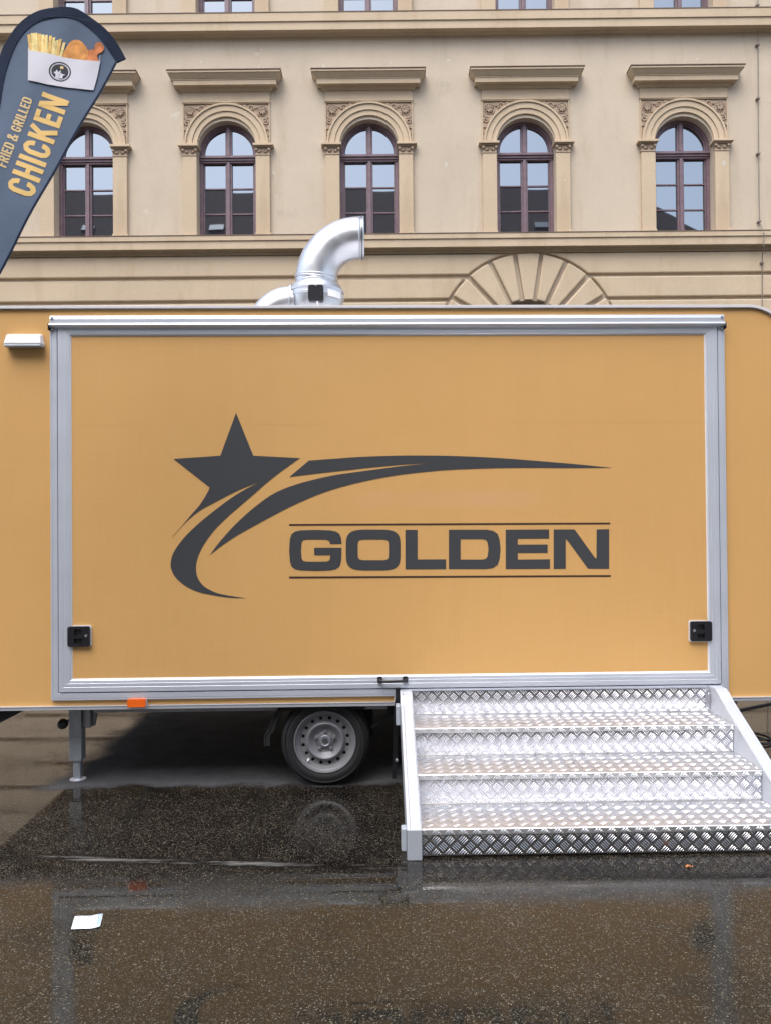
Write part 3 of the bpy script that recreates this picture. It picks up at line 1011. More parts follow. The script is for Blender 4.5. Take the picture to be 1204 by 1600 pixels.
decal('swoosh', [up1 + lo1[1:] + lo2[1:] + up2[1:]], M['logo'])

G = [(403, 172), (403, 158), (400, 130), (388, 102), (362, 87), (325, 80), (230, 77), (130, 80), (92, 88), (68, 106), (57, 140), (52, 215), (57, 290), (68, 324), (92, 342), (130, 350), (230, 353), (325, 350), (365, 342), (390, 324), (400, 290), (403, 250), (403, 197), (220, 197), (220, 248), (328, 248), (327, 268), (321, 282), (305, 289), (230, 291), (165, 290), (146, 285), (136, 270), (132, 215), (136, 162), (146, 148), (165, 143), (230, 142), (300, 143), (315, 148), (323, 158), (325, 172)]
decal('letter', [[Z3(*q) for q in G]], M['logo'])
def sq(x0, x1, y0, y1, e, n=40):
    cx, cy, a_, b_ = (x0 + x1) / 2, (y0 + y1) / 2, (x1 - x0) / 2, (y1 - y0) / 2
    out = []
    for i in range(n):
        t = 2 * PI * i / n
        c_, s_ = math.cos(t), math.sin(t)
        out.append((cx + a_ * math.copysign(abs(c_) ** (2 / e), c_), cy + b_ * math.copysign(abs(s_) ** (2 / e), s_)))
    return out
decal('letter', [[Z3(*q) for q in sq(432, 797, 75, 350, 4.2, 56)], [Z3(*q) for q in sq(512, 718, 142, 281, 6.5, 48)]], M['logo'])
decal('letter', [[Z3(*q) for q in ((829, 77), (911, 77), (911, 276), (1101, 275), (1101, 341), (829, 342))]], M['logo'])
Dl = [(603, 307), (735, 307), (758, 311), (773, 322), (780, 342), (783, 375), (780, 408), (773, 429), (758, 440), (735, 444), (603, 444)]
Di = [(644, 340), (720, 340), (732, 343), (738, 352), (741, 375), (738, 399), (732, 408), (720, 411), (644, 411)]
decal('letter', [[Z8(*q) for q in Dl], [Z8(*q) for q in Di]], M['logo'])
decal('letter', [[Z8(*q) for q in ((801, 307), (952, 306), (952, 338), (843, 338.5), (843, 359), (947, 358.5), (947, 388), (843, 388), (843, 411), (955, 410), (955, 443), (801, 444))]], M['logo'])
decal('letter', [[Z8(*q) for q in ((968, 306), (1041, 306), (1112, 405), (1117, 408), (1118, 306), (1161, 305), (1161, 443), (1088, 443), (1015, 343), (1010, 340), (1010, 443), (968, 443.5))]], M['logo'])
decal('logo_line', [[Z8(*q) for q in ((49, 287), (1165, 282), (1165, 288), (49, 293))]], M['logo_line'])
decal('logo_line', [[Z8(*q) for q in ((49, 470), (1167, 465), (1167, 471), (49, 476.5))]], M['logo_line'])

# ---------------------------------------------------------------- latches, handle, lamps
def latch(px0, px1, py0, py1, side):
    y = -0.026
    x0, z1_ = tp(px0, py0, y); x1, z0_ = tp(px1, py1, y)
    b0 = 0.0055
    p = MB()
    if side > 0: pl = rrect(x0 + 0.02, x1 + b0, z0_ - 0.001, z1_ + b0, 0.012)
    else: pl = rrect(x0 - b0, x1 - 0.02, z0_ - b0, z1_ + b0, 0.012)
    p.prism([pl], -0.0195, -0.0112)
    p.build('latch_gasket', M['white_trim'], hatch)
    p = MB()
    cx, cz = (x0 + x1) / 2, (z0_ + z1_) / 2
    hole = rrect(cx - 0.024, cx + 0.018, cz - 0.042, cz + 0.042, 0.008)
    p.prism([rrect(x0, x1, z0_, z1_, 0.011), hole], -0.034, -0.012)
    p.box(cx - 0.026, cx + 0.020, -0.0225, -0.013, cz - 0.044, cz + 0.044)
    p.prism([rrect(cx - 0.034, cx + 0.026, cz - 0.012, cz + 0.006, 0.005)], -0.037, -0.020)
    p.m = 1
    lx = cx + side * 0.042
    p.lathe([(0, -0.038), (0.007, -0.038), (0.009, -0.033), (0.009, -0.025)], 14, 'Y', (lx, 0, cz + 0.004))
    p.build('latch', [M['black_plastic'], M['rim']], hatch, bevel=0.0025)
latch(106.5, 141, 979, 1010, 1)
latch(1077.5, 1111, 971, 1001.5, -1)

p = MB()
y = -0.03
x0, z0_ = tp(590, 1062, y); x1, _ = tp(636, 1062, y)
for x in (x0 + 0.012, x1 - 0.012):
    p.prism([rrect(x - 0.014, x + 0.014, z0_ - 0.017, z0_ + 0.017, 0.006)], -0.037, -0.0235)
p.tube([(x0 + 0.008, -0.036, z0_), (x0 + 0.018, -0.055, z0_ - 0.003), (x0 + 0.035, -0.062, z0_ - 0.004), (x1 - 0.035, -0.062, z0_ - 0.004), (x1 - 0.018, -0.055, z0_ - 0.003), (x1 - 0.008, -0.036, z0_)], 0.0095, 10)
p.build('pull_handle', M['black_plastic'], hatch, smooth=50)

p = MB()
sx, sz = tp(621, 1075, -0.03)
pts = [(sx + 0.002, -0.030, sz), (sx, -0.033, sz - 0.05), (sx - 0.012, -0.02, sz - 0.15), (sx - 0.014, 0.01, sz - 0.3), (sx - 0.018, 0.02, 0.14), (sx - 0.024, 0.02, 0.05)]
for i in range(len(pts) - 1):
    (xa_, ya_, za_), (xb_, yb_, zb_) = pts[i], pts[i + 1]
    w_ = 0.014
    p.add([(xa_ - w_, ya_ - .002, za_), (xa_ + w_, ya_ - .002, za_), (xb_ + w_, yb_ - .002, zb_), (xb_ - w_, yb_ - .002, zb_), (xa_ - w_, ya_ + .002, za_), (xa_ + w_, ya_ + .002, za_), (xb_ + w_, yb_ + .002, zb_), (xb_ - w_, yb_ + .002, zb_)],
          [(0, 1, 2, 3), (7, 6, 5, 4), (0, 4, 5, 1), (1, 5, 6, 2), (2, 6, 7, 3), (3, 7, 4, 0)])
p.m = 1
for zz in (sz - 0.19, 0.16):
    p.lathe([(0, -0.006), (0.006, -0.006), (0.009, 0.0), (0.009, 0.01)], 10, 'Y', (sx - 0.008, 0.0, zz))
p.build('hanging_strap', [M['black_plastic'], M['steel']], tr)

p = MB()
x0, z1_ = tp(200, 1092.3, -0.03); x1, z0_ = tp(228, 1104.3, -0.03)
p.prism([rrect(x0, x1, z0_, z1_, 0.006)], -0.040, -0.012)
p.m = 1
p.prism([rrect(x0 - 0.003, x1 + 0.003, z0_ - 0.002, z1_ + 0.003, 0.007)], -0.020, -0.001)
p.build('marker_lamp', [M['orange'], M['white_trim']], tr, bevel=0.005)

p = MB()
x0, z1_ = tp(7, 521, -0.04); x1, z0_ = tp(66.5, 541.5, -0.04)
p.add([(x0 + 0.012, -0.042, z1_ - 0.004), (x1 - 0.016, -0.042, z1_ - 0.004), (x1 - 0.002, -0.062, z0_ + 0.012), (x0 + 0.002, -0.062, z0_ + 0.012),
       (x0 + 0.006, 0.001, z1_ + 0.004), (x1 - 0.010, 0.001, z1_ + 0.004), (x1 + 0.004, 0.001, z0_ + 0.006), (x0 - 0.004, 0.001, z0_ + 0.006)],
      [(0, 1, 2, 3), (4, 5, 6, 7), (0, 4, 5, 1), (1, 5, 6, 2), (2, 6, 7, 3), (3, 7, 4, 0)])
p.build('awning_lamp', M['white_plastic'], tr, bevel=0.009)
p = MB()
p.box(x0 + 0.004, x1 - 0.004, -0.058, 0.001, z0_ - 0.001, z0_ + 0.010)
p.build('lamp_base', M['stair_grey'], tr, bevel=0.002)

# ---------------------------------------------------------------- underside
zu = TZ0
p = MB()
p.box(tx(148, 1108, 0.12), TX1 - 0.3, 0.10, 0.16, zu - 0.055, zu - 0.001)
p.box(tx(148, 1108, 0.12), TX1 - 0.3, DEPTH - 0.45, DEPTH - 0.39, zu - 0.055, zu - 0.001)
for x in (-1.75, -0.9, 0.2, 1.1, 1.95):
    p.box(x - 0.03, x + 0.03, 0.161, DEPTH - 0.451, zu - 0.05, zu - 0.002)
p.build('chassis_beam', M['chassis'], tr)
p = MB()
ax, az_ = tp(508, 1160.5, 0.06)
p.tube([(ax, 0.2, az_), (ax, DEPTH - 0.2, az_)], 0.045, 10)
p.box(ax - 0.05, ax + 0.28, 0.30, 0.42, az_ - 0.03, az_ + 0.16)
x0 = tp(607, 1110, 0.1)[0]
p.box(x0 - 0.012, x0 + 0.030, 0.08, 0.12, zu - 0.085, zu - 0.003)
p.tube([(x0 + 0.012, 0.085, zu - 0.07), (x0 - 0.10, 0.12, zu - 0.17)], 0.011, 8)
p.build('axle', M['dark_metal'], tr)
# tow bar at the left end
p = MB()
p.add([(TX0 - 0.9, 0.95, zu - 0.24), (TX0 - 0.9, 1.02, zu - 0.24), (tx(42), 0.12, zu - 0.002), (tx(42), 0.04, zu - 0.002),
       (TX0 - 0.9, 0.95, zu - 0.12), (TX0 - 0.9, 1.02, zu - 0.12), (TX0 - 0.05, 0.12, zu - 0.002), (TX0 - 0.05, 0.04, zu - 0.002)],
      [(0, 1, 2, 3), (7, 6, 5, 4), (0, 4, 5, 1), (1, 5, 6, 2), (2, 6, 7, 3), (3, 7, 4, 0)])
xs = tx(43)
p.prism([[(xs, zu - 0.002), (TX0 - 0.02, zu - 0.002), (TX0 - 0.02, zu - 0.19), (tx(-20), zu - 0.115)]], 0.05, 0.10)
p.build('tow_bar', M['dark_metal'], tr)
# jack leg
p = MB()
jy = 0.20
x0 = tp(107.5, 1150, jy)[0]; x1 = tp(127.5, 1150, jy)[0]
zt = tz(1190, 117, jy)
p.box(x0, x1, jy, jy + 0.075, zt, zu - 0.002)
jack = p.build('jack_leg', M['steel'], tr, bevel=0.006)
p = MB()
xm = tp(118.5, 1200, jy)[0]
p.box(xm - 0.022, xm + 0.022, jy + 0.016, jy + 0.060, 0.012, zt + 0.02)
p.build('inner_tube', M['steel'], jack, bevel=0.004)
p = MB()
p.lathe([(0, 0.001), (0.046, 0.001), (0.048, 0.006), (0.030, 0.013), (0.0, 0.016)], 24, 'Z', (xm, jy + 0.038, 0))
p.build('foot_plate', M['alu_bright'], jack, smooth=50)
p = MB()
kx, kz = tp(98.5, 1131, jy + 0.03)
p.tube([(x0 + 0.01, jy + 0.03, kz + 0.028), (kx + 0.012, jy + 0.03, kz + 0.010)], 0.008, 8)
p.lathe([(0.0, -0.034), (0.018, -0.030), (0.029, -0.014), (0.031, 0.0), (0.029, 0.014), (0.018, 0.030), (0.0, 0.034)], 18, 'Y', (kx, jy + 0.03, kz))
p.build('clamp_knob', M['black_plastic'], jack, smooth=60)
p = MB()
bx1 = tp(135, 1120, jy)[0]
p.box(x1 + 0.001, bx1, jy + 0.02, jy + 0.03, tz(1138.5, 130, jy), zu - 0.002)
p.box(tp(136, 1120, jy)[0], tp(143, 1120, jy)[0], jy - 0.02, jy + 0.08, tz(1136, 140, jy), zu - 0.002)
p.prism([[(tp(144, 1120, jy)[0], zu - 0.002), (tp(153, 1120, jy)[0], zu - 0.002), (tp(145.5, 1136, jy)[0], tz(1136, 145, jy)), (tp(144, 1136, jy)[0], tz(1136, 145, jy))]], jy + 0.02, jy + 0.05)
p.build('jack_bracket', M['chassis'], jack, bevel=0.002)
p = MB()
p.box(x0 + 0.09, x0 + 0.16, DEPTH - 0.35, DEPTH - 0.28, 0.05, zu - 0.002)
p.build('rear_jack_leg', M['steel'], tr)

# ---------------------------------------------------------------- wheel
TR = 0.2585
wy = 0.045
wheel_c = (ax, wy, TR)
wheel = empty('wheel', wheel_c, 0, tr)
p = MB()
prof = [(0.176, 0.012), (0.184, 0.004), (0.200, -0.002), (0.222, 0.000), (0.240, 0.008), (0.251, 0.020), (0.2565, 0.034), (0.2585, 0.060), (0.2585, 0.130), (0.2565, 0.156), (0.240, 0.182), (0.20, 0.190), (0.176, 0.180)]
p.lathe(prof, 72, 'Y', closed=True)
for rr in (0.206, 0.232):
    p.lathe([(rr - 0.0025, 0.0012), (rr, -0.0035), (rr + 0.0025, 0.0015)], 72, 'Y')
p.build('tyre', M['rubber'], wheel, smooth=45)
p = MB()
p.lathe([(0.1755, 0.030), (0.1805, 0.012), (0.1815, 0.004), (0.179, -0.001), (0.174, 0.000), (0.1715, 0.006), (0.169, 0.014), (0.162, 0.018), (0.160, 0.026), (0.152, 0.029), (0.147, 0.040)], 72, 'Y')
# the vented band with its oval holes
ring_o = [(0.1468 * math.cos(2 * PI * i / 72), 0.1468 * math.sin(2 * PI * i / 72)) for i in range(72)]
ring_i = [(0.117 * math.cos(2 * PI * i / 72), 0.117 * math.sin(2 * PI * i / 72)) for i in range(72)]
loops = [ring_o, ring_i]
for k in range(16):
    a = 2 * PI * (k + 0.5) / 16
    h = []
    for i in range(12):
        t = -2 * PI * i / 12
        r_ = 0.132 + 0.0105 * math.cos(t)
        h.append((r_ * math.cos(a + 0.080 * math.sin(t)), r_ * math.sin(a + 0.080 * math.sin(t))))
    loops.append(h)
p.prism(loops, 0.040, 0.044)
p.lathe([(0.117, 0.040), (0.116, 0.030), (0.111, 0.022), (0.102, 0.017), (0.094, 0.020), (0.086, 0.030), (0.074, 0.042), (0.066, 0.046), (0.052, 0.047), (0.050, 0.040), (0.044, 0.036), (0.036, 0.036)], 72, 'Y')
p.build('rim', M['rim'], wheel, smooth=35)
p = MB()
p.lathe([(0.0, 0.075), (0.165, 0.075)], 32, 'Y')
p.build('brake_drum', M['dark_metal'], wheel)
p = MB()
p.lathe([(0.036, 0.045), (0.034, 0.030), (0.031, 0.026), (0.029, 0.0245), (0.026, 0.027), (0.0, 0.0275)], 32, 'Y')
p.build('hub_cap', M['steel'], wheel, smooth=30)
p = MB()
p.lathe([(0.0, 0.0262), (0.0245, 0.0262), (0.0245, 0.028)], 28, 'Y')
p.m = 1
for dz, hw in ((0.010, 0.012), (0.0, 0.018), (-0.010, 0.012)):
    p.box(-hw, hw, 0.0245, 0.0268, dz - 0.0028, dz + 0.0028)
emb = p.build('hub_emblem', [M['rim'], M['dark_metal']], wheel)
emb.rotation_euler = (0, R(18), 0)
for k in range(5):
    a = 2 * PI * (k / 5) + R(90)
    p = MB()
    p.lathe([(0.0, -0.020), (0.0075, -0.020), (0.0105, -0.016), (0.0105, 0.0), (0.0135, 0.002)], 6, 'Y', (0.0545 * math.cos(a), 0.045, 0.0545 * math.sin(a)))
    p.build('lug_nut', M['rim'], wheel)
p = MB()
a = R(228)
p.tube([(0.146 * math.cos(a), 0.04, 0.146 * math.sin(a)), (0.152 * math.cos(a), 0.012, 0.152 * math.sin(a))], [0.006, 0.0045], 8)
p.build('valve_stem', M['label'], wheel)
far = copy_tree(wheel, tr)
far.location = (ax, DEPTH - 0.05, TR)
far.rotation_euler = (0, 0, PI)
# mudguard
p = MB()
n = 26
ring = []
for i in range(n + 1):
    t = R(42 + 142 * (1 - i / n))
    rr = 0.335 + (0.02 if i < 3 else 0)
    ring.append((ax + rr * math.cos(t), TR + min(rr * math.sin(t), 0.205)))
inner_ = [(ax + (x - ax) * 0.975, TR + (z - TR) * 0.955) for x, z in ring]
p.prism([ring + list(reversed(inner_))], 0.05, 0.27)
lip = [(ax + (x - ax) * 0.90, TR + (z - TR) * 0.90) for x, z in ring]
p.prism([inner_ + list(reversed(lip))], 0.056, 0.068)
p.build('mudguard', M['rubber'], tr, bevel=0.004)

# ---------------------------------------------------------------- exhaust duct on the roof
dy = 1.30
def dp(px, py): return TF.at(px, py, dy)
exh = empty('exhaust_duct', (0, 0, 0), 0, tr)
cx, cz = dp(494, 440)
sc = (dp(594, 440)[0] - dp(494, 440)[0]) / 100.0       # metres per photo pixel at the duct
# upper elbow
def elbow(cxc, czc, rc, r, a0, a1, n=26, wob=0.0):
    v = []
    m = 28
    for i in range(n + 1):
        t = R(a0 + (a1 - a0) * i / n)
        for k in range(m):
            q = 2 * PI * k / m
            rr = rc + r * math.cos(q)
            v.append((cxc + rr * math.cos(t), dy + r * math.sin(q), czc + rr * math.sin(t)))
    f = []
    for i in range(n):
        for k in range(m):
            f.append((i * m + k, i * m + (k + 1) % m, (i + 1) * m + (k + 1) % m, (i + 1) * m + k))
    return v, f
ex, ez = dp(561, 439)
p = MB()
p.add(*elbow(ex, ez, 67 * sc, 32 * sc, 180, 90))
r0 = 32 * sc
ox, oz = ex, ez + 67 * sc
# straight collar at the outlet with rolled edges
vs, fs = [], []
stations = [(0.0, 1.0), (0.006, 1.03), (0.012, 1.0), (0.03, 1.0), (0.035, 1.02), (0.04, 1.0), (5 * sc, 1.0), (5 * sc, 1.05), (5.8 * sc, 1.05), (5.8 * sc, 0.97), (3 * sc, 0.96), (-10 * sc, 0.95)]
for s_, k_ in stations:
    for k in range(36):
        q = 2 * PI * k / 36
        vs.append((ox + s_, dy + r0 * k_ * math.sin(q), oz + r0 * k_ * math.cos(q)))
for i in range(len(stations) - 1):
    for k in range(36):
        fs.append((i * 36 + k, i * 36 + (k + 1) % 36, (i + 1) * 36 + (k + 1) % 36, (i + 1) * 36 + k))
p.add(vs, fs)
p.build('outlet_elbow', M['duct'], exh, smooth=50)
p = MB()
p.lathe([(0.0, 0.0), (r0 * 0.955, 0.0)], 30, 'Z')
o = p.build('outlet_shade', M['dark_metal'], exh)
o.location = (ox - 12 * sc, dy, oz); o.rotation_euler = (0, R(90), 0)
p = MB()
vs, fs = [], []
for s_, k_ in ((5.2 * sc, 1.052), (5.2 * sc, 1.062), (6.2 * sc, 1.062), (6.2 * sc, 1.052)):
    for k in range(36):
        q = 2 * PI * k / 36
        vs.append((ox + s_ - 0.004, dy + r0 * k_ * math.sin(q), oz + r0 * k_ * math.cos(q)))
for i in range(3):
    for k in range(36):
        fs.append((i * 36 + k, i * 36 + (k + 1) % 36, (i + 1) * 36 + (k + 1) % 36, (i + 1) * 36 + k))
p.add(vs, fs)
p.build('outlet_seal', M['black_plastic'], exh)
# neck with wrapped, wrinkled sheet
p = MB()
p.lathe([(32.2 * sc, -14 * sc), (32.2 * sc, 2 * sc)], 40, 'Z', (cx, dy, ez))
for k, (dz, tilt) in enumerate(((3, 5), (8, -6), (13, -5), (-3, 6), (-8, -3))):
    pts = []
    for i in range(33):
        q = 2 * PI * i / 32
        pts.append((cx + 32.3 * sc * math.cos(q), dy + 32.3 * sc * math.sin(q), ez + (dz - 6) * sc + tilt * sc * math.cos(q + k * 0.6) * 0.8))
    p.tube(pts, 1.5 * sc, 6, False)
p.build('neck_wrap', M['duct'], exh, smooth=60)
# fan housing
hz_ = dp(494, 478)[1]
p = MB()
H = lambda py: (478 - py) * sc
p.lathe([(32.5 * sc, H(444)), (36 * sc, H(446)), (40 * sc, H(451)), (42 * sc, H(456)), (43.2 * sc, H(457)), (43.2 * sc, H(459)), (42 * sc, H(460)), (42.2 * sc, H(464)), (43.5 * sc, H(465)), (43.5 * sc, H(467)), (42 * sc, H(468)), (41.5 * sc, H(478)), (38 * sc, H(490)), (32 * sc, H(500)), (32 * sc, -(hz_ - TZ1))], 48, 'Z', (cx, dy, hz_))
p.build('fan_housing', M['duct'], exh, smooth=35)
p = MB()
mx0, mz1 = TF.at(482, 447, dy - 0.20); mx1, mz0 = TF.at(506, 472, dy - 0.20)
mm = (mx0 + mx1) / 2
q = rrect(mx0, mx1, mz0, mz1, 0.018)
q = [(x, z) for x, z in q]
top_notch = [(mm + 0.012, mz1), (mm, mz1 - 0.012), (mm - 0.012, mz1)]
i_ = next(i for i in range(len(q)) if q[i][0] < mm and q[i][1] > mz1 - 1e-5)
q = q[:i_] + top_notch + q[i_:]
p.prism([q], dy - 0.235, dy - 0.17)
p.build('motor_box', M['black_plastic'], exh, bevel=0.006)
p = MB()
x_, z_ = TF.at(494, 471, dy - 0.24)
p.tube([(x_ + 0.008, dy - 0.238, z_ + 0.002), (x_ + 0.014, dy - 0.236, z_ - 0.03), (x_ + 0.014, dy - 0.23, z_ - 0.2)], 0.006, 8)
p.build('motor_cable', M['white_plastic'], exh)
p = MB()
for i in range(6):
    pass
la0, la1 = R(-63), R(-28)
vs, fs = [], []
for i in range(7):
    t = la0 + (la1 - la0) * i / 6
    rr = 43.9 * sc
    for h in (H(463), H(473.5)):
        vs.append((cx + rr * math.cos(t), dy + rr * math.sin(t), hz_ + h - 0.06 * (t - la0) * 0.1))
for i in range(6):
    fs.append((2 * i, 2 * i + 2, 2 * i + 3, 2 * i + 1))
p.add(vs, fs)
p.build('rating_plate', M['label'], exh)
# lower elbow rising from the roof on the left
p = MB()
lx, lz = dp(455, 517)
p.add(*elbow(lx, lz, 42 * sc, 27 * sc, 180, 90))
p.lathe([(27 * sc, -(lz - TZ1)), (27 * sc, 0.001)], 28, 'Z', (lx - 42 * sc, dy, lz))
p.build('inlet_elbow', M['duct'], exh, smooth=60)
p = MB()
vs, fs = [], []
st = ((-2.0, 1.0), (-2.0, 1.04), (-0.5, 1.06), (0.0, 1.12), (2.0, 1.12), (2.2, 1.02), (8.0, 1.0))
for s_, k_ in st:
    for k in range(32):
        qq = 2 * PI * k / 32
        vs.append((lx + s_ * sc, dy + 27 * sc * k_ * math.sin(qq), lz + 42 * sc + 27 * sc * k_ * math.cos(qq)))
for i in range(len(st) - 1):
    for k in range(32):
        fs.append((i * 32 + k, i * 32 + (k + 1) % 32, (i + 1) * 32 + (k + 1) % 32, (i + 1) * 32 + k))
p.add(vs, fs)
p.build('inlet_flange', M['duct'], exh, smooth=40)

# ================================================================== ENTRY STEPS
SF = Frame((0, 3.52, 0), R(0.75))
st_ = empty('entry_steps', SF.loc, SF.rot)
tag(st_, 'three-tread chequer plate aluminium steps standing against the trailer side', 'steps')
sxl, sxr = 0.155, 1.872
NY = [0.0, 0.30, 0.60, 0.895]
NZ = [0.135, 0.284, 0.432]
ZTOP = 0.566
LIP = 0.027
TH = 0.003

def bars(mb, w, h, to3, seed=0, ox_=0.0, oy_=0.0):
    """Bar pattern over a w x h panel; to3 maps (u, v, height) to space."""
    P = 0.062
    c = P / 2
    L2, HW, HT = 0.0172, 0.0023, 0.0013
    ni, nj = int(w / c) + 3, int(h / c) + 3
    s2 = math.sqrt(0.5)
    for j in range(-1, nj):
        for i in range(-1, ni):
            if (i + j) % 2:
                continue
            cu, cv = i * c + ox_, j * c + oy_
            d = 1 if j % 2 == 0 else -1
            ux, uy = s2, s2 * d
            nx, ny_ = -uy, ux
            for q in range(4):
                off = (q - 1.5) * 0.0094
                bu, bv = cu + nx * off, cv + ny_ * off
                ll = L2 * (1.0 if q in (1, 2) else 0.94)
                # clip to the panel
                e0, e1 = -ll, ll
                for (p0, du, lim) in ((bu, ux, w), (bv, uy, h)):
                    lo_, hi_ = (0.0015 - p0) / du, (lim - 0.0015 - p0) / du
                    if lo_ > hi_:
                        lo_, hi_ = hi_, lo_
                    e0, e1 = max(e0, lo_), min(e1, hi_)
                if e1 - e0 < 0.005:
                    continue
                if not (0.003 < bu + ux * (e0 + e1) / 2 < w - 0.003 and 0.003 < bv + uy * (e0 + e1) / 2 < h - 0.003):
                    continue
                vs = []
                for t, hw, z in ((e0, HW * 0.3, 0), (e0 + 0.003, HW, 0), (e1 - 0.003, HW, 0), (e1, HW * 0.3, 0)):
                    for sg in (-1, 1):
                        vs.append(to3(bu + ux * t + nx * hw * sg, bv + uy * t + ny_ * hw * sg, -0.0002))
                for t in (e0 + 0.0035, e1 - 0.0035):
                    for sg in (-1, 1):
                        vs.append(to3(bu + ux * t + nx * HW * 0.38 * sg, bv + uy * t + ny_ * HW * 0.38 * sg, HT))
                mb.add(vs, [(8, 9, 11, 10), (2, 8, 10, 4), (9, 3, 5, 11), (0, 1, 9, 8), (10, 11, 7, 6), (0, 8, 2), (1, 3, 9), (10, 6, 4), (11, 5, 7)])

def bar_object(name, mb, parent, m=None):
    return mb.build(name, M['bar'], parent, smooth=30, kind='stuff')

W_ = sxr - sxl
for k in range(3):
    y0, z = NY[k], NZ[k]
    dep = NY[k + 1] - y0
    p = MB()
    yb = y0 + dep + (0.012 if k < 2 else 0.002)
    nose = [(y0 + 0.007 * (1 - math.sin(R(t))), z - 0.007 * (1 - math.cos(R(t)))) for t in range(90, -1, -15)]
    p.extrude_x([(y0, z - LIP)] + nose + [(yb, z), (yb, z - TH), (y0 + 0.009, z - TH), (y0 + TH, z - 0.009), (y0 + TH, z - LIP)], sxl, sxr)
    tread = p.build('tread', M['tread'], st_, smooth=35)
    p = MB()
    bars(p, W_ - 0.004, dep - 0.022, lambda u, v, h, y0=y0, z=z: (sxl + 0.002 + u, y0 + 0.008 + v, z + h), k, 0.012 * k, 0.010)
    bars(p, W_ - 0.004, LIP - 0.006, lambda u, v, h, y0=y0, z=z: (sxl + 0.002 + u, y0 - h, z - LIP + 0.001 + v), k, 0.02 * k, 0.004)
    bar_object('raised_bars', p, tread, M['tread'])
# risers: under each nosing and behind the top tread
spec = [(0.007, 0.012, NZ[0] - LIP - 0.002 + 0.012), (NY[1] + 0.008, NZ[0] + 0.001, NZ[1] - TH - 0.001), (NY[2] + 0.008, NZ[1] + 0.001, NZ[2] - TH - 0.001), (NY[3], NZ[2] + 0.001, ZTOP)]
for k, (y, z0_, z1_) in enumerate(spec):
    p = MB()
    if k == 0: z1_ = NZ[0] - TH - 0.001
    p.box(sxl, sxr, y, y + TH, z0_, z1_)
    if k == 3:
        p.box(sxl, sxr, y + TH + 0.0003, y + 0.04, z1_ - TH, z1_)
    riser = p.build('riser', M['checker'], st_, bevel=0.0015)
    p = MB()
    bars(p, W_ - 0.004, z1_ - z0_ - 0.004, lambda u, v, h, y=y, z0_=z0_: (sxl + 0.002 + u, y - h, z0_ + 0.002 + v), k, 0.017 * k, 0.006 + 0.009 * k)
    bar_object('raised_bars', p, riser)

# stringers: channel with a broad sloping flange on top
slope = (NZ[2] - NZ[0]) / 0.60
def sp(y): return NZ[0] + 0.006 + slope * y
side_poly = [(-0.012, 0.002), (0.075, 0.002), (NY[3] + 0.02, sp(NY[3]) - 0.20), (NY[3] + 0.02, ZTOP + 0.008), (NY[3] - 0.055, ZTOP + 0.008), (NY[3] - 0.095, ZTOP - 0.006), (NY[3] - 0.15, sp(NY[3] - 0.15) + 0.012), (-0.012, sp(-0.012))]
for s, xi in ((-1, sxl - 0.0015), (1, sxr + 0.0015)):
    p = MB()
    def web(xa, xb, poly):
        x0, x1 = min(xa, xb), max(xa, xb)
        p.extrude_x(poly, x0, x1)
    web(xi, xi + s * 0.004, side_poly)
    flange = [(NY[3] + 0.02, ZTOP + 0.008), (NY[3] - 0.055, ZTOP + 0.008), (NY[3] - 0.095, ZTOP - 0.006), (NY[3] - 0.15, sp(NY[3] - 0.15) + 0.012), (-0.012, sp(-0.012)), (-0.012, sp(-0.012) - 0.006)]
    flange += [(NY[3] - 0.15, sp(NY[3] - 0.15) + 0.006), (NY[3] - 0.092, ZTOP - 0.012), (NY[3] - 0.055, ZTOP + 0.002), (NY[3] + 0.02, ZTOP + 0.002)]
    web(xi + s * 0.0045, xi + s * 0.052, flange)
    web(xi + s * 0.0525, xi + s * 0.068, [(y + 0.0, z - 0.0 if z > 0.01 else z) for y, z in side_poly])
    p.build('stringer', M['stair_white'], st_, bevel=0.0035)
    # front foot
    p = MB()
    x0, x1 = sorted((xi + s * 0.001, xi + s * 0.067))
    p.box(x0, x1, -0.020, -0.0125, 0.001, sp(-0.012) + 0.004)
    p.build('stringer_foot', M['stair_grey'], st_, bevel=0.003)
    p = MB()
    x0, x1 = sorted((xi + s * 0.0685, xi + s * 0.094))
    p.box(x0, x1, -0.016, 0.035, 0.040, sp(0) + 0.004)
    p.build('foot_bracket', M['stair_grey'], st_, bevel=0.006)
    p = MB()
    p.box(x0, x1, NY[3] - 0.10, NY[3] - 0.03, 0.395, 0.505)
    p.build('top_bracket', M['stair_grey'], st_, bevel=0.005)
p = MB()
p.box(sxr - 0.030, sxr - 0.001, NY[3] - 0.014, NY[3] - 0.004, NZ[2] + 0.045, ZTOP - 0.035)
p.build('corner_plate', M['chassis'], st_, bevel=0.002)

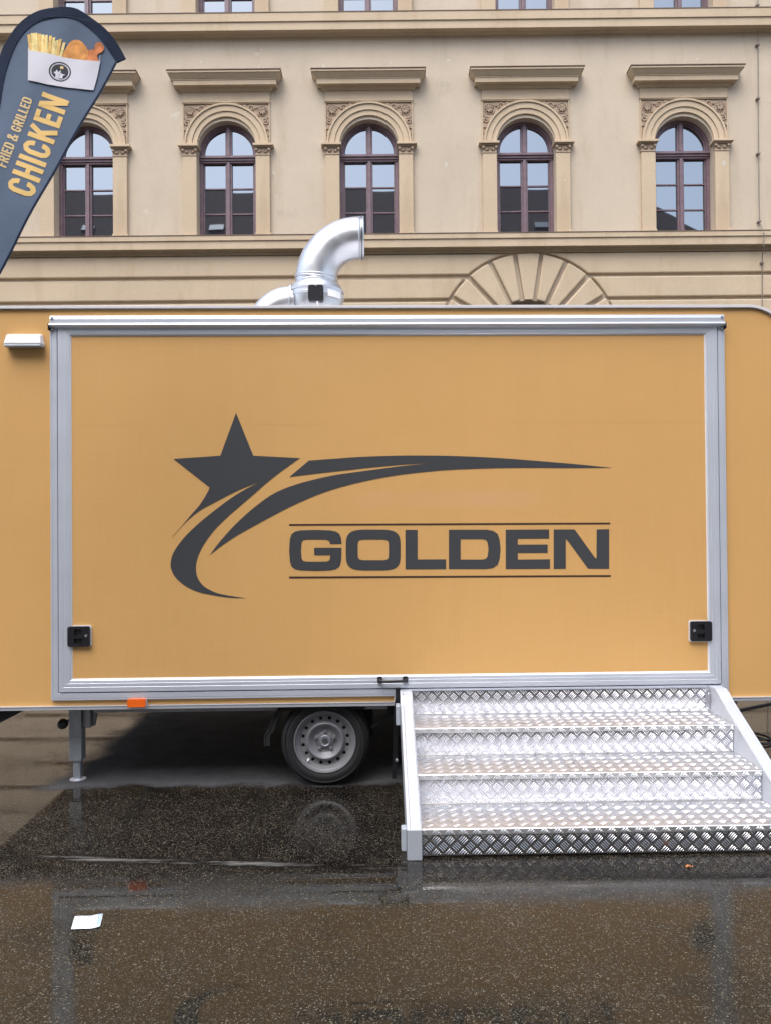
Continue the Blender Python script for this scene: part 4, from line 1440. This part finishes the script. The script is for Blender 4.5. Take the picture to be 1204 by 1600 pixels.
# ================================================================== FLAG
FY = 3.2
FF = Frame((0, FY, 0), 0.0)
def fp(px, py): return FF.at(px, py, 0.0)
base_x = fp(-215, 1270)[0]
fl = empty('feather_flag', (base_x, FY, 0))
tag(fl, 'slate blue teardrop banner with FRIED & GRILLED CHICKEN print and navy sleeve', 'flag')
def wave(x, z):
    return 0.016 * math.sin(2.1 * x + 3.4 * z) + 0.007 * math.sin(7.5 * x - 4.0 * z + 1.0) + 0.004 * math.sin(15 * x + 9 * z) + 0.0018 * math.sin(34 * x - 17 * z)
def cloth(name, loops, mat, parent, lift=0.0, thick=0.002, cuts=0.06, zoff=0.0):
    """Thin cloth cut to an outline and laid on the sail's waves."""
    p = MB()
    lp = [[(x - base_x, z) for x, z in l] for l in loops]
    p.prism(lp, -thick / 2, thick / 2)
    me = p.mesh(name, mat)
    bm = bmesh.new(); bm.from_mesh(me)
    for _ in range(5):
        long_ = [e for e in bm.edges if e.calc_length() > cuts]
        if not long_: break
        bmesh.ops.subdivide_edges(bm, edges=long_, cuts=1, use_grid_fill=False)
        bmesh.ops.triangulate(bm, faces=bm.faces)
    for v in bm.verts:
        v.co.y += wave(v.co.x, v.co.z) - lift
    bmesh.ops.recalc_face_normals(bm, faces=bm.faces)
    bm.to_mesh(me); bm.free()
    me.polygons.foreach_set('use_smooth', [True] * len(me.polygons))
    me.set_sharp_from_angle(angle=R(50))
    o = bpy.data.objects.new(name, me)
    C.objects.link(o); o.parent = parent
    return o
def ZF(u, v): return (u / 3.636, v / 3.636)
inner_px = [(-140, 700), (-118, 650), (-92, 570), (-60, 470), (-30, 350), (-8, 235)] + [ZF(*q) for q in ((5, 620), (20, 480), (50, 360), (95, 250), (150, 170), (220, 115), (300, 92), (370, 88), (440, 105), (510, 155), (570, 215), (612, 272), (655, 338))]
outer_px = [(-158, 700), (-140, 640), (-116, 560), (-84, 460), (-54, 345), (-30, 230), (-16, 150)] + [ZF(*q) for q in ((0, 312), (40, 230), (90, 155), (150, 95), (220, 52), (300, 33), (370, 32), (440, 46), (520, 95), (590, 150), (640, 205), (680, 265), (707, 318))]
inner_px = smooth_path(inner_px, 3)
outer_px = smooth_path(outer_px, 3)
edge_px = [ZF(*q) for q in ((655, 338), (600, 439), (500, 625), (400, 813), (300, 1003), (200, 1193), (100, 1381), (0, 1560))][:-1] + [(0, 430), (-60, 545), (-110, 648), (-140, 700)]
sail_px = inner_px + edge_px[1:-1]
sail = cloth('sail', [[fp(*q) for q in sail_px]], M['sail'], fl, 0.0, 0.002)
cloth('sleeve', [[fp(*q) for q in outer_px + list(reversed(inner_px))]], M['sleeve'], fl, 0.0, 0.008, 0.08)
hem = [(x, y) for x, y in edge_px]
hem2 = [(x - 3.0, y - 0.5) for x, y in reversed(edge_px[:-1])]
cloth('hem', [[fp(*q) for q in hem + hem2]], M['sleeve'], sail, 0.0022, 0.0015)
# pole
p = MB()
mid_ = [(a_[0] + 8 * (Vector((95, 200)) - Vector(a_)).normalized().x, a_[1] + 8 * (Vector((95, 200)) - Vector(a_)).normalized().y) if a_[1] < 330 else (a_[0] + 8, a_[1]) for a_ in outer_px]
pts = []
for px, py in [(-215, 1270), (-207, 1100), (-196, 950), (-180, 820), (-164, 740)] + mid_[1:-2:2]:
    x, z = fp(px, py)
    pts.append((x - base_x, wave(x - base_x, z) + 0.017, max(z, 0.06)))
p.tube(pts, [0.016] * 4 + [0.010] * (len(pts) - 4), 10)
p.build('pole', M['dark_metal'], fl, smooth=60)
p = MB()
for a in (R(35), R(125)):
    c_, s_ = math.cos(a) * 0.42, math.sin(a) * 0.42
    p.tube([(-c_, -s_, 0.03), (0, 0, 0.05), (c_, s_, 0.03)], 0.018, 8)
p.tube([(0, 0, 0.02), (0, 0, 0.22)], 0.024, 12)
p.build('cross_base', M['steel'], fl, smooth=50)

# stroke lettering
def stroke_font(t):
    h = t / 2
    def bowl(x0, x1, z0, z1, r):      # right-hand bowl from (x0,z1) round to (x0,z0)
        return [(x0, z1), (x1 - r, z1), (x1 - r * 0.3, z1 - r * 0.3), (x1, z1 - r), (x1, z0 + r), (x1 - r * 0.3, z0 + r * 0.3), (x1 - r, z0), (x0, z0)]
    def cc(w, k):
        r = w * 0.42
        return [(w - h, k[0]), (w - h, 1 - h - r * .9), (w - h - r * .25, 1 - h - r * .25), (w / 2 + .02, 1 - h), (w / 2 - .02, 1 - h), (h + r * .25, 1 - h - r * .25), (h, 1 - h - r * .9), (h, h + r * .9), (h + r * .25, h + r * .25), (w / 2 - .02, h), (w / 2 + .02, h), (w - h - r * .25, h + r * .25), (w - h, h + r * .9), (w - h, k[1])]
    w = 0.50
    fnt = {
        'C': (w, [cc(w, (0.64, 0.36))]),
        'H': (w, [[(h, 0), (h, 1)], [(w - h, 0), (w - h, 1)], [(t, .5), (w - t, .5)]]),
        'I': (t, [[(h, 0), (h, 1)]]),
        'K': (w, [[(h, 0), (h, 1)], [(t * .8, .40), (w - h * .9, 1)], [(t * 1.35, .60), (w - h * .8, 0)]]),
        'E': (.42, [[(h, 0), (h, 1)], [(t, h), (.42, h)], [(t, .5), (.38, .5)], [(t, 1 - h), (.42, 1 - h)]]),
        'N': (w + .03, [[(h, 0), (h, 1)], [(w + .03 - h, 0), (w + .03 - h, 1)], [(h * 1.2, 1 - h * .3), (w + .03 - h * 1.2, h * .3)]]),
        'F': (.40, [[(h, 0), (h, 1)], [(t, .5), (.36, .5)], [(t, 1 - h), (.40, 1 - h)]]),
        'R': (w, [[(h, 0), (h, 1)], bowl(t, w - h, .5, 1 - h, .14), [(.26, .48), (w - h, 0)]]),
        'D': (w, [[(h, 0), (h, 1)], bowl(t, w - h, h, 1 - h, .16)]),
        'G': (w, [cc(w, (0.66, 0.50)), [(w - t, .46), (w * .52, .46)]]),
        'L': (.38, [[(h, 0), (h, 1)], [(t, h), (.38, h)]]),
        '&': (w + .1, [[(w + .08, .02), (.16, .74), (.14, .86), (.22, .94), (.32, .94), (.39, .86), (.37, .74), (.12, .42), (h, .25), (.12, .08), (.26, h), (.40, .12), (w + .06, .44)]]),
    }
    return fnt
def ribbon(pts, t):
    """Outline of a polyline of width t with mitred joints."""
    n = len(pts)
    L_, R_ = [], []
    for i in range(n):
        p = Vector(pts[i])
        d0 = (p - Vector(pts[i - 1])).normalized() if i else None
        d1 = (Vector(pts[i + 1]) - p).normalized() if i < n - 1 else None
        d = (d0 + d1).normalized() if d0 and d1 else (d0 or d1)
        nn = Vector((-d.y, d.x))
        k = t / 2
        if d0 and d1:
            c = max(0.5, nn.dot(Vector((-d0.y, d0.x))))
            k /= c
        L_.append(p + nn * k); R_.append(p - nn * k)
    return L_, R_
def word(name, text, o_px, dvec, uvec, cap, total, t, mat, space=0.10, wordspace=0.22):
    fnt = stroke_font(t)
    adv = 0.0
    plan = []
    for ch in text:
        if ch == ' ':
            adv += wordspace
            continue
        w, s_ = fnt[ch]
        plan.append((adv, s_))
        adv += w + space
    kx = total / ((adv - space) * cap)
    for a0, strokes in plan:
        verts, faces = [], []
        for si, s_ in enumerate(strokes):
            L_, R_ = ribbon(s_, t)
            for i in range(len(s_) - 1):
                q = [L_[i], L_[i + 1], R_[i + 1], R_[i]]
                vs = []
                nsub = max(1, int((L_[i] - L_[i + 1]).length / 0.2))
                for k in range(nsub + 1):
                    f = k / nsub
                    for e in (L_[i].lerp(L_[i + 1], f), R_[i].lerp(R_[i + 1], f)):
                        a_, b_ = (a0 + e.x) * cap * kx, e.y * cap
                        px, py = o_px[0] + dvec[0] * a_ + uvec[0] * b_, o_px[1] + dvec[1] * a_ + uvec[1] * b_
                        x, z = fp(px, py)
                        vs.append((x - base_x, wave(x - base_x, z) - 0.0020 - 0.0003 * si, z))
                o = len(verts)
                verts += vs
                faces += [(o + 2 * k, o + 2 * k + 1, o + 2 * k + 3, o + 2 * k + 2) for k in range(nsub)]
        p = MB(); p.add(verts, faces)
        p.build(name, mat, sail)
dv = Vector((0.329, -0.944)); uv = Vector((-0.944, -0.329))
word('letter', 'CHICKEN', (54.0, 312.5), dv, uv, 43.0, 164.5, 0.172, M['print_gold'], 0.10)
word('small_letter', 'FRIED & GRILLED', (13.5, 266.0), dv, uv, 15.5, 116.5, 0.17, M['print_gold_small'], 0.10, 0.24)

# printed picture: a white box of fries and chicken
def ZB(u, v): return (30 + u / 8.027, 30 + v / 8.027)
fries_spec = [(120, 185, 150, 395, 38), (165, 165, 185, 400, 40), (205, 160, 225, 405, 38), (250, 170, 265, 412, 38), (292, 180, 300, 418, 36), (335, 185, 345, 424, 36), (390, 195, 375, 428, 36), (430, 215, 405, 435, 34), (470, 245, 440, 440, 34), (510, 230, 470, 445, 34), (555, 270, 505, 452, 34), (190, 200, 165, 400, 34), (315, 210, 330, 420, 34), (450, 260, 425, 438, 32)]
for k, (u0, v0, u1, v1, wd) in enumerate(fries_spec):
    q = [(u0 - wd / 2, v0 + 6), (u0 + wd / 2, v0), (u1 + wd / 2, v1 + 25), (u1 - wd / 2, v1 + 25)]
    cloth('fry_print', [[fp(*ZB(*e)) for e in q]], M['fries'] if k % 3 else M['fries_dark'], sail, 0.0028 + 0.00025 * (k % 7), 0.0004)
drum = smooth_path([(760, 500), (800, 420), (850, 360), (905, 352), (930, 335), (936, 292), (968, 264), (1015, 270), (1048, 318), (1040, 365), (1005, 392), (975, 405), (962, 440), (985, 498)], 3)
cloth('drumstick_print', [[fp(*ZB(*e)) for e in drum]], M['chicken_red'], sail, 0.0046, 0.0004)
thigh = smooth_path([(535, 475), (548, 400), (585, 330), (625, 268), (680, 234), (740, 238), (795, 280), (838, 345), (850, 410), (830, 495)], 3)
cloth('chicken_print', [[fp(*ZB(*e)) for e in thigh]], M['chicken'], sail, 0.0050, 0.0004)
boxp = [(118, 345), (136, 394)] + [(330, 424), (560, 465), (800, 487), (985, 497), (992, 480), (1000, 395), (998, 510), (960, 690), (915, 862), (760, 858), (600, 850), (350, 820), (122, 775)]
cloth('box_print', [[fp(*ZB(*e)) for e in boxp]], M['print_white'], sail, 0.0056, 0.0004)
def circ(r, n=36, e=1.0): return [(510 + r * math.cos(2 * PI * i / n), 652 + r * 0.95 * math.sin(2 * PI * i / n)) for i in range(n)]
cloth('emblem_print', [[fp(*ZB(*e)) for e in circ(132)], [fp(*ZB(*e)) for e in reversed(circ(116))]], M['print_dark'], sail, 0.0062, 0.0004)
cloth('emblem_print', [[fp(*ZB(*e)) for e in circ(101)]], M['print_dark'], sail, 0.0062, 0.0004)
starA = [(470, 625), (490, 660), (520, 628), (515, 668), (500, 690), (490, 745), (465, 740), (450, 745), (460, 690), (432, 664), (460, 655)]
starB = [(520, 662), (534, 680), (575, 684), (543, 706), (540, 745), (520, 735), (492, 745), (503, 700)]
mark = [(510, 590), (520, 580), (540, 580), (552, 590), (552, 608), (540, 616), (520, 616), (510, 606)]
for q in (starA, starB):
    cloth('star_print', [[fp(*ZB(*e)) for e in q]], M['print_white'], sail, 0.0068, 0.0004)
cloth('crest_print', [[fp(*ZB(*e)) for e in mark]], M['print_gold_small'], sail, 0.0068, 0.0004)

# ================================================================== SMALL THINGS ON THE GROUND
def ground_sheet(name, quad_px, z, mat, parent=None, curl=0.004, nu=8, nv=6):
    q = [Vector((*ground_at(*c), 0)) for c in quad_px]
    vs, fs = [], []
    for j in range(nv + 1):
        for i in range(nu + 1):
            u, v = i / nu, j / nv
            pnt = q[0].lerp(q[1], u).lerp(q[3].lerp(q[2], u), v)
            vs.append((pnt.x, pnt.y, z + curl * (abs(u - 0.5) * 2) ** 3 * (0.4 + 0.6 * v) + 0.0012 * math.sin(9 * u + 5 * v)))
    for j in range(nv):
        for i in range(nu):
            fs.append((j * (nu + 1) + i, j * (nu + 1) + i + 1, (j + 1) * (nu + 1) + i + 1, (j + 1) * (nu + 1) + i))
    p = MB(); p.add(vs, fs)
    o = p.build(name, mat, parent, smooth=60)
    s = o.modifiers.new('thick', 'SOLIDIFY'); s.thickness = 0.0008
    return o
pap = ground_sheet('paper_sheet', [(117.4, 1433.7), (161.2, 1429.8), (156.8, 1450.6), (111.6, 1454.2)], 0.004, M['paper'])
tag(pap, 'small white printed paper lying on the wet asphalt', 'paper')
ground_sheet('paper_border', [(154.6, 1430.6), (159.6, 1430.0), (155.6, 1450.3), (151.0, 1450.8)], 0.0062, M['paper_blue'], pap)
for k in range(4):
    y = 1435.5 + k * 3.6
    ground_sheet('print_line', [(120 - k * 1.0, y), (147 - k, y - 2.2), (147 - k - .2, y - 1.6), (120 - k * 1.0 - .2, y + 0.6)], 0.0060, M['stair_grey'], pap, nu=5, nv=1)
p = MB()
lx_, ly_ = ground_at(1075, 1355)
for (dx, dy_, rot, s_) in ((-0.006, 0.0, 0.4, 1.0), (0.010, -0.004, 2.0, 0.7)):
    out = []
    for i in range(12):
        t = 2 * PI * i / 12
        r_ = 0.012 * s_ * (1 + 0.35 * math.cos(5 * t))
        out.append((lx_ + dx + r_ * math.cos(t + rot), ly_ + dy_ + 0.8 * r_ * math.sin(t + rot), 0.006 + 0.004 * math.sin(3 * t)))
    out.append((lx_ + dx, ly_ + dy_, 0.004))
    p.add(out, [(i, (i + 1) % 12, 12) for i in range(12)])
leaf = p.build('fallen_leaf', M['leaf'])
tag(leaf, 'small orange fallen leaf on wet asphalt in front of the steps', 'leaf')
p = MB()
c0 = ground_at(1168, 1156)
pts = [(*ground_at(1300, 1085), 0.008), (*ground_at(1240, 1093), 0.008), (*ground_at(1204, 1100), 0.008), (*ground_at(1175, 1106), 0.008), (*ground_at(1146, 1112), 0.008), (*ground_at(1110, 1128), 0.008)]
for i in range(30):
    a = PI * 0.9 + 2 * PI * i / 26
    pts.append((c0[0] + 0.142 * math.cos(a) + 0.001 * i * 0.5, c0[1] + 0.15 * math.sin(a), 0.008 + 0.0003 * i))
pts += [(c0[0] + 0.14, c0[1] - 0.04, 0.012), (c0[0] + 0.4, c0[1] - 0.1, 0.009), (c0[0] + 0.9, c0[1] + 0.2, 0.008)]
p.tube(pts, 0.0075, 7)
cab = p.build('power_cable', M['rubber'], None, smooth=60)
tag(cab, 'thin black cable looped on the ground beyond the steps', 'cable')
